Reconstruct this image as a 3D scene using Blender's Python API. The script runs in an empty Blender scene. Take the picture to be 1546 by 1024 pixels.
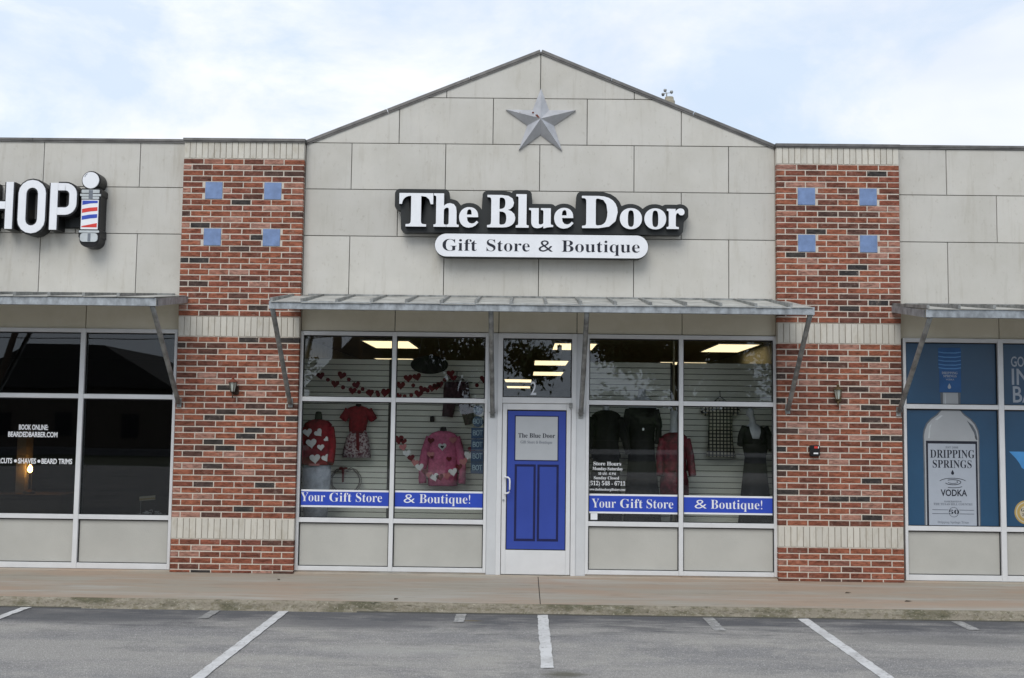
import bpy, math, random
from mathutils import Vector, Matrix, noise
random.seed(7)
S = bpy.context.scene
COL = S.collection
R = math.radians

# ------------------------------------------------------------------ camera
cam = bpy.data.cameras.new('camera'); cam.sensor_width = 36.0
cam.lens = 1678.85 / 1546 * 36.0
cam.clip_end = 2000
camo = bpy.data.objects.new('camera', cam); COL.objects.link(camo)
_p, _y, _r = .0763, .0128, .0127
F = Vector((-math.sin(_y)*math.cos(_p), math.cos(_y)*math.cos(_p), math.sin(_p)))
_rt = Vector((math.cos(_y), math.sin(_y), 0)); _up = _rt.cross(F)
CR = math.cos(_r)*_rt + math.sin(_r)*_up; CU = -math.sin(_r)*_rt + math.cos(_r)*_up
M3 = Matrix((CR, CU, -F)).transposed()
camo.matrix_world = Matrix.Translation((-0.1485, -14.1772, 2.0117)) @ M3.to_4x4()
S.camera = camo

# ------------------------------------------------------------------ light
SUN_EL, SUN_AZ = R(47), R(-164)       # azimuth measured from +Y towards +X
sdir = Vector((math.sin(SUN_AZ)*math.cos(SUN_EL), math.cos(SUN_AZ)*math.cos(SUN_EL), math.sin(SUN_EL)))
sl = bpy.data.lights.new('sun', 'SUN'); sl.energy = 1.5; sl.angle = R(35); sl.color = (1, .96, .9)
so = bpy.data.objects.new('sun', sl); COL.objects.link(so)
so.rotation_euler = sdir.to_track_quat('Z', 'Y').to_euler()
so.location = (0, 0, 30)
W = bpy.data.worlds.new('World'); S.world = W; W.use_nodes = True
nt = W.node_tree; N = nt.nodes; L = nt.links
bg = N['Background']; bg.inputs[1].default_value = 0.1
sky = N.new('ShaderNodeTexSky'); sky.sky_type = 'NISHITA'; sky.sun_disc = False
sky.sun_elevation = SUN_EL; sky.sun_rotation = SUN_AZ; sky.dust_density = 2.0; sky.air_density = 1.2
tc = N.new('ShaderNodeTexCoord'); mp = N.new('ShaderNodeMapping'); mp.inputs['Scale'].default_value = (-1.0, 1.0, 2.2)
mp.inputs['Location'].default_value = (3.3, .2, 1.1)
L.new(tc.outputs['Generated'], mp.inputs[0])
n1 = N.new('ShaderNodeTexNoise'); n1.inputs['Scale'].default_value = 3.2; n1.inputs['Detail'].default_value = 8; n1.inputs['Roughness'].default_value = .6
n1.inputs['Distortion'].default_value = .35
L.new(mp.outputs[0], n1.inputs[0])
cr = N.new('ShaderNodeValToRGB'); e = cr.color_ramp.elements
e[0].position = .43; e[0].color = (.30, .30, .30, 1); e[1].position = .57; e[1].color = (1, 1, 1, 1)
L.new(n1.outputs[0], cr.inputs[0])
n2 = N.new('ShaderNodeTexNoise'); n2.inputs['Scale'].default_value = 2.2; n2.inputs['Detail'].default_value = 5
L.new(mp.outputs[0], n2.inputs[0])
cc = N.new('ShaderNodeValToRGB'); e = cc.color_ramp.elements
e[0].position = .38; e[0].color = (6.7, 7.3, 8.3, 1); e[1].position = .62; e[1].color = (9.2, 9.3, 9.5, 1)
L.new(n2.outputs[0], cc.inputs[0])
pale = N.new('ShaderNodeMix'); pale.data_type = 'RGBA'; pale.inputs[0].default_value = .80
L.new(sky.outputs[0], pale.inputs[6]); pale.inputs[7].default_value = (5.9, 7.2, 8.9, 1)
mx = N.new('ShaderNodeMix'); mx.data_type = 'RGBA'
L.new(cr.outputs[0], mx.inputs[0]); L.new(pale.outputs[2], mx.inputs[6]); L.new(cc.outputs[0], mx.inputs[7])
L.new(mx.outputs[2], bg.inputs[0])
S.view_settings.view_transform = 'Standard'; S.view_settings.look = 'None'
S.view_settings.exposure = 0.28; S.view_settings.gamma = 1.0; S.view_settings.use_curve_mapping = False
S.render.engine = 'CYCLES'

# ------------------------------------------------------------------ materials
def newmat(name):
    m = bpy.data.materials.new(name); m.use_nodes = True
    return m, m.node_tree, m.node_tree.nodes['Principled BSDF']

def c4(c): return (c[0], c[1], c[2], 1)
def mulc(c, k): return (c[0]*k, c[1]*k, c[2]*k)

def surf(name, col, rough=.7, metal=0., var=.15, scale=6., detail=6, bump=0., bscale=60., stretch=(1, 1, 1), col2=None, thr=(.35, .65), world=True, spec=.3, rnd=0.):
    m, t, b = newmat(name); N = t.nodes; L = t.links
    tc = N.new('ShaderNodeTexCoord')
    if world:
        g = N.new('ShaderNodeNewGeometry'); vec = g.outputs['Position']
    else: vec = tc.outputs['Object']
    mp = N.new('ShaderNodeMapping'); mp.inputs['Scale'].default_value = stretch; L.new(vec, mp.inputs[0])
    n = N.new('ShaderNodeTexNoise'); n.inputs['Scale'].default_value = scale; n.inputs['Detail'].default_value = detail; n.inputs['Roughness'].default_value = .6
    L.new(mp.outputs[0], n.inputs[0])
    r = N.new('ShaderNodeValToRGB'); e = r.color_ramp.elements
    e[0].position, e[1].position = thr
    e[0].color = c4(col2 if col2 else mulc(col, 1-var)); e[1].color = c4(mulc(col, 1+var*.4))
    L.new(n.outputs[0], r.inputs[0])
    out = r.outputs[0]
    if rnd:
        oi = N.new('ShaderNodeObjectInfo'); mr = N.new('ShaderNodeMapRange'); mr.inputs[3].default_value = 1-rnd; mr.inputs[4].default_value = 1+rnd*.5
        L.new(oi.outputs['Random'], mr.inputs[0])
        mm = N.new('ShaderNodeVectorMath'); mm.operation = 'SCALE'; L.new(out, mm.inputs[0]); L.new(mr.outputs[0], mm.inputs['Scale']); out = mm.outputs[0]
    L.new(out, b.inputs['Base Color'])
    b.inputs['Roughness'].default_value = rough; b.inputs['Metallic'].default_value = metal
    b.inputs['Specular IOR Level'].default_value = spec
    if bump:
        n3 = N.new('ShaderNodeTexNoise'); n3.inputs['Scale'].default_value = bscale; n3.inputs['Detail'].default_value = 4
        L.new(vec, n3.inputs[0])
        bm = N.new('ShaderNodeBump'); bm.inputs['Strength'].default_value = bump; bm.inputs['Distance'].default_value = .004
        L.new(n3.outputs[0], bm.inputs['Height']); L.new(bm.outputs[0], b.inputs['Normal'])
    return m

def layered(name, layers, rough=.85, bump=.4, bscale=150, rnd=0., dist=.004):
    """layers: first (r,g,b); then ((r,g,b), noise scale, stretch, lo, hi, strength)"""
    m, t, b = newmat(name); N = t.nodes; L = t.links
    g = N.new('ShaderNodeNewGeometry'); pos = g.outputs['Position']
    rgb = N.new('ShaderNodeRGB'); rgb.outputs[0].default_value = c4(layers[0]); cur = rgb.outputs[0]
    for i, (c, sc, st, lo, hi, k) in enumerate(layers[1:]):
        mp = N.new('ShaderNodeMapping'); mp.inputs['Scale'].default_value = st; mp.inputs['Location'].default_value = (i*7.3, i*3.1, i*5.7); L.new(pos, mp.inputs[0])
        n = N.new('ShaderNodeTexNoise'); n.inputs['Scale'].default_value = sc; n.inputs['Detail'].default_value = 8; n.inputs['Roughness'].default_value = .65
        L.new(mp.outputs[0], n.inputs[0])
        mr = N.new('ShaderNodeMapRange'); mr.inputs[1].default_value = lo; mr.inputs[2].default_value = hi; mr.inputs[3].default_value = 0; mr.inputs[4].default_value = k
        L.new(n.outputs[0], mr.inputs[0])
        mx = N.new('ShaderNodeMix'); mx.data_type = 'RGBA'; L.new(mr.outputs[0], mx.inputs[0]); L.new(cur, mx.inputs[6]); mx.inputs[7].default_value = c4(c); cur = mx.outputs[2]
    if rnd:
        oi = N.new('ShaderNodeObjectInfo'); mr = N.new('ShaderNodeMapRange'); mr.inputs[3].default_value = 1-rnd; mr.inputs[4].default_value = 1+rnd*.5
        L.new(oi.outputs['Random'], mr.inputs[0])
        mm = N.new('ShaderNodeVectorMath'); mm.operation = 'SCALE'; L.new(cur, mm.inputs[0]); L.new(mr.outputs[0], mm.inputs['Scale']); cur = mm.outputs[0]
    L.new(cur, b.inputs['Base Color']); b.inputs['Roughness'].default_value = rough; b.inputs['Specular IOR Level'].default_value = .25
    n3 = N.new('ShaderNodeTexNoise'); n3.inputs['Scale'].default_value = bscale; n3.inputs['Detail'].default_value = 3; L.new(pos, n3.inputs[0])
    bm = N.new('ShaderNodeBump'); bm.inputs['Strength'].default_value = bump; bm.inputs['Distance'].default_value = dist
    L.new(n3.outputs[0], bm.inputs['Height']); L.new(bm.outputs[0], b.inputs['Normal'])
    return m

def brick_mat(name, attr=None):
    m, t, b = newmat(name); N = t.nodes; L = t.links
    if attr:
        a = N.new('ShaderNodeAttribute'); a.attribute_name = attr; rn = a.outputs['Fac']
    else:
        oi = N.new('ShaderNodeObjectInfo'); rn = oi.outputs['Random']
    r = N.new('ShaderNodeValToRGB'); r.color_ramp.interpolation = 'LINEAR'
    cols = [(0, (.040, .037, .037)), (.05, (.050, .044, .041)), (.075, (.085, .050, .042)), (.16, (.13, .055, .040)), (.40, (.205, .072, .046)),
            (.62, (.255, .092, .055)), (.76, (.275, .105, .066)), (.80, (.31, .155, .115)), (.89, (.34, .19, .15)), (.92, (.17, .062, .045)), (1, (.23, .080, .052))]
    e = r.color_ramp.elements; e[0].position = 0; e[0].color = c4(cols[0][1]); e[1].position = 1; e[1].color = c4(cols[-1][1])
    for p, c in cols[1:-1]:
        x = e.new(p); x.color = c4(c)
    L.new(rn, r.inputs[0])
    g = N.new('ShaderNodeNewGeometry')
    mp = N.new('ShaderNodeMapping'); mp.inputs['Scale'].default_value = (1, 1, 3); L.new(g.outputs['Position'], mp.inputs[0])
    n = N.new('ShaderNodeTexNoise'); n.inputs['Scale'].default_value = 13; n.inputs['Detail'].default_value = 8; n.inputs['Roughness'].default_value = .7; L.new(mp.outputs[0], n.inputs[0])
    mr = N.new('ShaderNodeMapRange'); mr.inputs[1].default_value = .33; mr.inputs[2].default_value = .67; mr.inputs[3].default_value = .45; mr.inputs[4].default_value = 1.5; L.new(n.outputs[0], mr.inputs[0])
    sc = N.new('ShaderNodeVectorMath'); sc.operation = 'SCALE'; L.new(r.outputs[0], sc.inputs[0]); L.new(mr.outputs[0], sc.inputs['Scale'])
    # efflorescence / mortar smear
    n2 = N.new('ShaderNodeTexNoise'); n2.inputs['Scale'].default_value = 9; n2.inputs['Detail'].default_value = 9; n2.inputs['Roughness'].default_value = .75; L.new(g.outputs['Position'], n2.inputs[0])
    m2 = N.new('ShaderNodeMapRange'); m2.inputs[1].default_value = .55; m2.inputs[2].default_value = .75; m2.inputs[3].default_value = 0; m2.inputs[4].default_value = .5; L.new(n2.outputs[0], m2.inputs[0])
    mx = N.new('ShaderNodeMix'); mx.data_type = 'RGBA'; L.new(m2.outputs[0], mx.inputs[0]); L.new(sc.outputs[0], mx.inputs[6]); mx.inputs[7].default_value = (.42, .33, .28, 1)
    L.new(mx.outputs[2], b.inputs['Base Color']); b.inputs['Roughness'].default_value = .9; b.inputs['Specular IOR Level'].default_value = .15
    n3 = N.new('ShaderNodeTexNoise'); n3.inputs['Scale'].default_value = 130; n3.inputs['Detail'].default_value = 3; L.new(g.outputs['Position'], n3.inputs[0])
    bm = N.new('ShaderNodeBump'); bm.inputs['Strength'].default_value = .6; bm.inputs['Distance'].default_value = .004
    L.new(n3.outputs[0], bm.inputs['Height']); L.new(bm.outputs[0], b.inputs['Normal'])
    return m

def glass_mat(name, tint):
    m, t, b = newmat(name); N = t.nodes; L = t.links
    N.remove(b)
    tr = N.new('ShaderNodeBsdfTransparent'); tr.inputs[0].default_value = c4(tint)
    gl = N.new('ShaderNodeBsdfGlossy'); gl.inputs['Roughness'].default_value = 0.0; gl.inputs[0].default_value = (.95, .97, 1, 1)
    g = N.new('ShaderNodeNewGeometry')
    mr = N.new('ShaderNodeMapRange'); mr.inputs[3].default_value = 1.55; mr.inputs[4].default_value = 1/1.55; L.new(g.outputs['Backfacing'], mr.inputs[0])
    fr = N.new('ShaderNodeFresnel'); L.new(mr.outputs[0], fr.inputs['IOR'])
    nz = N.new('ShaderNodeTexNoise'); nz.inputs['Scale'].default_value = 1.1; nz.inputs['Detail'].default_value = 0; L.new(g.outputs['Position'], nz.inputs[0])
    bm = N.new('ShaderNodeBump'); bm.inputs['Strength'].default_value = .06; bm.inputs['Distance'].default_value = .02; L.new(nz.outputs[0], bm.inputs['Height'])
    L.new(bm.outputs[0], gl.inputs['Normal'])
    mx = N.new('ShaderNodeMixShader'); L.new(fr.outputs[0], mx.inputs[0]); L.new(tr.outputs[0], mx.inputs[1]); L.new(gl.outputs[0], mx.inputs[2])
    L.new(mx.outputs[0], N['Material Output'].inputs[0])
    return m

def emis(name, col, k):
    m, t, b = newmat(name)
    b.inputs['Emission Color'].default_value = c4(col); b.inputs['Emission Strength'].default_value = k; b.inputs['Base Color'].default_value = c4(col)
    return m

MAT = {}
MAT['panel'] = layered('cast_panel', [(.54, .53, .495), ((.44, .425, .375), 1.3, (1, 1, 1), .42, .70, .55), ((.33, .30, .235), 3.5, (1.6, 1, .25), .56, .78, .5),
                                      ((.60, .585, .54), 2.2, (1, 1, .8), .5, .72, .5), ((.30, .27, .22), 22, (1, 1, .6), .60, .74, .4), ((.36, .34, .29), 5, (3, 1, .2), .56, .7, .35)], rough=.9, bump=.35, bscale=120, rnd=.07)
MAT['joint'] = surf('dark_joint', (.07, .068, .06), .9)
MAT['header'] = layered('header_panel', [(.68, .64, .52), ((.56, .52, .40), 2.2, (1, 1, 1), .45, .7, .5), ((.74, .70, .60), 6, (1, 1, 1), .5, .7, .4)], rough=.9, bump=.25, bscale=110, rnd=.05)
MAT['brick'] = brick_mat('fired_brick'); MAT['brick_a'] = brick_mat('fired_brick_joined', 'tone')
MAT['mortar'] = layered('mortar', [(.56, .505, .44), ((.44, .39, .33), 5, (1, 1, 1), .45, .7, .5), ((.64, .60, .54), 18, (1, 1, 1), .5, .7, .5)], bump=.6)
MAT['mortar_d'] = surf('soldier_mortar', (.24, .215, .18), .9, bump=.4)
MAT['soldier'] = layered('cream_brick', [(.56, .54, .485), ((.40, .36, .28), 14, (1, 1, .4), .5, .72, .6), ((.62, .60, .55), 30, (1, 1, .5), .55, .7, .5)], rnd=.10, bump=.6, bscale=90)
MAT['coping'] = surf('coping_metal', (.16, .155, .15), .45, .6, var=.3)
MAT['alu'] = surf('anodised_aluminium', (.70, .715, .73), .40, .15, var=.06, scale=3, spec=.5)
MAT['alu_flat'] = surf('painted_aluminium', (.60, .62, .64), .42, .1, var=.06, scale=2, spec=.5)
MAT['gasket'] = surf('rubber_gasket', (.015, .016, .018), .6)
MAT['glass'] = glass_mat('window_glass', (.965, .98, .97)); MAT['glass_d'] = glass_mat('tinted_glass', (.60, .62, .62))
MAT['kick'] = surf('textured_spandrel', (.44, .44, .41), .6, 0, var=.08, scale=1.2, bump=.5, bscale=55)
MAT['galv'] = surf('galvanised_steel', (.36, .39, .415), .48, .55, var=.4, scale=14, stretch=(1, 1, .6), detail=8, spec=.5, bump=.1)
MAT['galv_d'] = surf('weathered_shade_steel', (.30, .31, .305), .5, .5, var=.45, scale=9, detail=8)  # weathered fittings; on awning seams and flashing the dark tone paints shade
MAT['roofing'] = surf('awning_sheet', (.40, .40, .375), .6, .1, var=.35, scale=4, detail=8)
MAT['tile'] = surf('blue_metal_tile', (.17, .25, .44), .5, .2, var=.22, scale=9, bump=.15, spec=.5)
MAT['walk'] = layered('worn_concrete', [(.32, .292, .245), ((.35, .255, .19), .7, (.6, 2.2, 1), .42, .58, .7), ((.38, .375, .345), 1.1, (.4, 2.6, 1), .5, .66, .7), ((.20, .18, .15), 5, (.4, 2.4, 1), .56, .70, .6),
                                        ((.20, .18, .15), 1.7, (.3, 2.4, 1), .60, .75, .5), ((.27, .24, .20), 90, (1, 1, 1), .6, .7, .4)], bump=.35, bscale=200)
MAT['kerb'] = layered('mossy_concrete', [(.24, .215, .17), ((.082, .080, .048), 1.3, (1, 1, 3), .50, .60, .85), ((.31, .29, .235), 7, (.8, 1, 2), .52, .68, .75), ((.15, .135, .09), 16, (1, 1, 1.6), .50, .60, .75), ((.045, .045, .03), 11, (.7, 1, 3), .57, .68, .85), ((.40, .38, .31), 45, (1, 1, 1), .58, .66, .6)], bump=1.0, bscale=50, dist=.015)
MAT['asphalt'] = layered('old_asphalt', [(.325, .315, .30), ((.20, .20, .208), .6, (.5, 1.6, 1), .45, .58, .75), ((.39, .375, .345), 1.1, (1, 1, 1), .50, .64, .75), ((.20, .197, .195), 4, (.45, 1.2, 1), .53, .66, .6),
                                         ((.56, .55, .53), 85, (1, 1, 1), .53, .62, .75), ((.09, .09, .09), 95, (1, 1, 1), .54, .63, .75), ((.12, .12, .095), 2.6, (1, 1, 1), .70, .78, .6)], bump=1.0, bscale=90, dist=.02)
def gutter_stain(m):
    t = m.node_tree; N = t.nodes; L = t.links; b = N['Principled BSDF']
    src = b.inputs['Base Color'].links[0].from_socket
    g = N.new('ShaderNodeNewGeometry'); sx = N.new('ShaderNodeSeparateXYZ'); L.new(g.outputs['Position'], sx.inputs[0])
    mp = N.new('ShaderNodeMapping'); mp.inputs['Scale'].default_value = (.55, 1.8, 1); L.new(g.outputs['Position'], mp.inputs[0])
    n = N.new('ShaderNodeTexNoise'); n.inputs['Scale'].default_value = 2.2; n.inputs['Detail'].default_value = 9; n.inputs['Roughness'].default_value = .65; L.new(mp.outputs[0], n.inputs[0])
    a = N.new('ShaderNodeMath'); a.operation = 'MULTIPLY'; a.inputs[1].default_value = 3.6; L.new(n.outputs[0], a.inputs[0])
    c = N.new('ShaderNodeMath'); c.operation = 'ADD'; L.new(a.outputs[0], c.inputs[0]); L.new(sx.outputs[1], c.inputs[1])
    mr = N.new('ShaderNodeMapRange'); mr.inputs[1].default_value = -1.45; mr.inputs[2].default_value = -.60; mr.inputs[3].default_value = 0; mr.inputs[4].default_value = .82; L.new(c.outputs[0], mr.inputs[0])
    mx = N.new('ShaderNodeMix'); mx.data_type = 'RGBA'; L.new(mr.outputs[0], mx.inputs[0]); L.new(src, mx.inputs[6]); mx.inputs[7].default_value = (.085, .088, .098, 1)
    cur = mx.outputs[2]
    for (x0, y0, rx, ry, col, k) in ((.20, -4.98, .26, .16, (.10, .098, .07), .8), (-.66, -2.62, .14, .05, (.16, .13, .07), .8), (-1.9, -2.9, .9, .32, (.12, .122, .13), .7), (-4.6, -2.75, 1.1, .36, (.11, .113, .12), .75), (3.9, -3.3, 1.3, .3, (.15, .15, .15), .5), (2.2, -2.75, .9, .12, (.45, .44, .41), .4), (-1.2, -4.2, 1.2, .22, (.46, .45, .42), .35)):
        sub = N.new('ShaderNodeVectorMath'); sub.operation = 'SUBTRACT'; L.new(g.outputs['Position'], sub.inputs[0]); sub.inputs[1].default_value = (x0, y0, 0)
        dv = N.new('ShaderNodeVectorMath'); dv.operation = 'DIVIDE'; L.new(sub.outputs[0], dv.inputs[0]); dv.inputs[1].default_value = (rx, ry, 1)
        ln = N.new('ShaderNodeVectorMath'); ln.operation = 'LENGTH'; L.new(dv.outputs[0], ln.inputs[0])
        ad = N.new('ShaderNodeMath'); ad.operation = 'MULTIPLY_ADD'; L.new(n.outputs[0], ad.inputs[0]); ad.inputs[1].default_value = 2.2; L.new(ln.outputs['Value'], ad.inputs[2])
        q = N.new('ShaderNodeMapRange'); q.inputs[1].default_value = 2.15; q.inputs[2].default_value = 1.5; q.inputs[3].default_value = 0; q.inputs[4].default_value = k; L.new(ad.outputs[0], q.inputs[0])
        m2 = N.new('ShaderNodeMix'); m2.data_type = 'RGBA'; L.new(q.outputs[0], m2.inputs[0]); L.new(cur, m2.inputs[6]); m2.inputs[7].default_value = c4(col); cur = m2.outputs[2]
    L.new(cur, b.inputs['Base Color'])
gutter_stain(MAT['asphalt'])
MAT['asphalt_d'] = layered('gutter_asphalt', [(.145, .147, .152), ((.20, .20, .20), 2, (.5, 1.2, 1), .45, .65, .7), ((.30, .30, .285), 22, (.5, 1.5, 1), .6, .70, .6), ((.085, .085, .09), 4, (.35, 2.2, 1), .5, .7, .7),
                                         ((.31, .305, .29), 85, (1, 1, 1), .57, .68, .5)], bump=1.0, bscale=150, dist=.01)
MAT['paint'] = layered('road_paint', [(.55, .555, .56), ((.43, .43, .43), 3, (1, 1, 1), .45, .62, .9), ((.28, .277, .27), 26, (1, 1, 1), .56, .64, .9)], bump=.6, bscale=150)
MAT['paint_old'] = layered('faded_road_paint', [(.38, .38, .375), ((.24, .24, .235), 6, (1, 1, 1), .40, .54, .95), ((.17, .17, .17), 40, (1, 1, 1), .5, .62, .9)], bump=.7, bscale=150)
MAT['white'] = surf('sign_white', (.78, .80, .84), .35, 0, var=.04, spec=.5)
MAT['white_m'] = surf('vinyl_white', (.78, .80, .83), .5, 0, var=.03)
MAT['charcoal'] = surf('sign_charcoal', (.026, .029, .030), .5, 0, var=.12)
MAT['navy'] = surf('letter_return', (.015, .018, .03), .4)
MAT['black'] = surf('black_paint', (.012, .012, .013), .4)
MAT['ink'] = surf('print_ink', (.015, .018, .03), .6)
MAT['ink_g'] = surf('print_ink_grey', (.16, .18, .21), .6)
MAT['blue'] = surf('blue_vinyl', (.026, .068, .46), .4, 0, var=.04, spec=.4)
MAT['blue_door'] = surf('blue_door_vinyl', (.032, .065, .34), .3, 0, var=.10, scale=1.5, spec=.5)
MAT['blue_line'] = surf('door_print_shadow', (.012, .015, .075), .4)
MAT['paper'] = surf('door_print_panel', (.43, .455, .48), .35, var=.03)
MAT['film'] = surf('poster_blue', (.018, .070, .145), .3, 0, var=.15, scale=.9, spec=.5)
MAT['film2'] = surf('poster_light_blue', (.07, .27, .58), .4)
MAT['cap_blue'] = surf('poster_cap_blue', (.025, .10, .27), .4); MAT['cap_line'] = surf('poster_cap_light', (.10, .27, .55), .4)
MAT['bottle'] = surf('poster_bottle_grey', (.36, .38, .40), .4, var=.1, scale=1.3); MAT['bottle_e'] = surf('poster_bottle_edge', (.12, .135, .155), .4)
MAT['label'] = surf('poster_label', (.37, .41, .47), .4, var=.04)
MAT['gold'] = surf('poster_gold', (.42, .30, .10), .4); MAT['cream'] = surf('poster_cream', (.50, .46, .36), .4)
MAT['red'] = surf('print_red', (.62, .05, .04), .4); MAT['bl2'] = surf('print_royal', (.04, .08, .45), .4); MAT['chrome'] = surf('print_chrome', (.50, .54, .56), .35)
MAT['star'] = surf('galvanised_star', (.52, .53, .56), .45, .6, var=.15, scale=5, spec=.5)
MAT['rust'] = surf('rust', (.17, .055, .035), .9)
MAT['slat'] = surf('slatwall_laminate', (.66, .67, .61), .6, var=.07, scale=2)
MAT['groove'] = surf('slatwall_groove', (.05, .05, .045), .8)
MAT['inwall'] = surf('interior_paint', (.30, .28, .20), .8); MAT['inceil'] = surf('interior_ceiling', (.20, .165, .09), .9)
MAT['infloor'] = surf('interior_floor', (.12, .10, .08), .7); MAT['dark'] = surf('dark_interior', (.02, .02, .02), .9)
MAT['tube'] = emis('fluorescent_diffuser', (1, .80, .48), 1.35)
MAT['bulb'] = emis('warm_bulb', (1, .45, .12), 70)
MAT['redcloth'] = surf('red_knit', (.20, .008, .015), .9, var=.35, scale=20, bump=1.)
MAT['redvel'] = surf('burgundy_velvet', (.10, .008, .018), .6, var=.7, scale=14, bump=.6)  # strong blotches paint the velvet's sheen spots into the colour
MAT['pinkcloth'] = surf('pink_knit', (.50, .12, .23), .9, var=.3, scale=24, bump=.7, bscale=120)
MAT['blackcloth'] = surf('black_cloth', (.004, .004, .0045), .8, var=.4, bump=.5)
MAT['denim'] = surf('pale_denim', (.30, .33, .40), .85, var=.3, scale=12)
MAT['floral'] = surf('floral_print', (.42, .36, .37), .85, col2=(.12, .03, .05), scale=34, thr=(.42, .55))
MAT['plaidc'] = surf('plaid_fleece', (.05, .022, .03), .9, var=.6, scale=30)
MAT['heart'] = surf('red_felt', (.11, .005, .010), .8); MAT['heart_w'] = surf('white_felt', (.6, .6, .62), .8); MAT['heart_p'] = surf('pink_felt', (.42, .16, .17), .8)
MAT['mannequin'] = surf('mannequin_white', (.36, .38, .41), .4); MAT['form'] = surf('green_form', (.02, .035, .018), .7)
MAT['vine'] = surf('grapevine', (.17, .16, .15), .9); MAT['navyd'] = surf('sticker_navy', (.010, .028, .07), .5); MAT['stk'] = surf('sticker_print', (.17, .23, .28), .6)
MAT['bronze'] = surf('weathered_bronze', (.07, .048, .036), .5, .6, var=.4, scale=40); MAT['brass'] = surf('tarnished_brass', (.16, .115, .06), .45, .7, var=.4, scale=40)
MAT['lglass'] = surf('frosted_lantern_glass', (.42, .46, .42), .25, spec=.6)
MAT['bark'] = surf('bark', (.07, .055, .04), .95, var=.4, scale=12); MAT['leaf'] = surf('oak_leaf', (.05, .075, .025), .7, var=.4, scale=3)
MAT['roofd'] = surf('shingle_dark', (.05, .048, .045), .9); MAT['walld'] = surf('brown_siding', (.10, .085, .07), .9)
MAT['grass'] = surf('verge_grass', (.05, .058, .03), .95, var=.4, scale=.6)
MAT['carw'] = surf('white_car_paint', (.65, .66, .68), .25, spec=.6); MAT['tyre'] = surf('tyre', (.02, .02, .02), .9); MAT['wood'] = surf('weathered_wood', (.11, .08, .06), .9)
MAT['tan'] = surf('tan_plastic', (.34, .31, .24), .6)

# houndstooth check
def check_mat():
    m, t, b = newmat('check_tweed'); N = t.nodes; L = t.links
    g = N.new('ShaderNodeNewGeometry'); mp = N.new('ShaderNodeMapping'); mp.inputs['Rotation'].default_value = (0, R(0), 0); L.new(g.outputs['Position'], mp.inputs[0])
    sx = N.new('ShaderNodeSeparateXYZ'); L.new(mp.outputs[0], sx.inputs[0])
    outs = []
    for ax in (0, 2):
        mu = N.new('ShaderNodeMath'); mu.operation = 'MULTIPLY'; mu.inputs[1].default_value = 21; L.new(sx.outputs[ax], mu.inputs[0])
        fr = N.new('ShaderNodeMath'); fr.operation = 'FRACT'; L.new(mu.outputs[0], fr.inputs[0])
        gt = N.new('ShaderNodeMath'); gt.operation = 'GREATER_THAN'; gt.inputs[1].default_value = .36; L.new(fr.outputs[0], gt.inputs[0]); outs.append(gt.outputs[0])
    mu = N.new('ShaderNodeMath'); mu.operation = 'MULTIPLY'; L.new(outs[0], mu.inputs[0]); L.new(outs[1], mu.inputs[1])
    mx = N.new('ShaderNodeMix'); mx.data_type = 'RGBA'; L.new(mu.outputs[0], mx.inputs[0]); mx.inputs[6].default_value = (.012, .012, .014, 1); mx.inputs[7].default_value = (.40, .38, .30, 1)
    L.new(mx.outputs[2], b.inputs['Base Color']); b.inputs['Roughness'].default_value = .9
    return m
MAT['check'] = check_mat()

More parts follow.
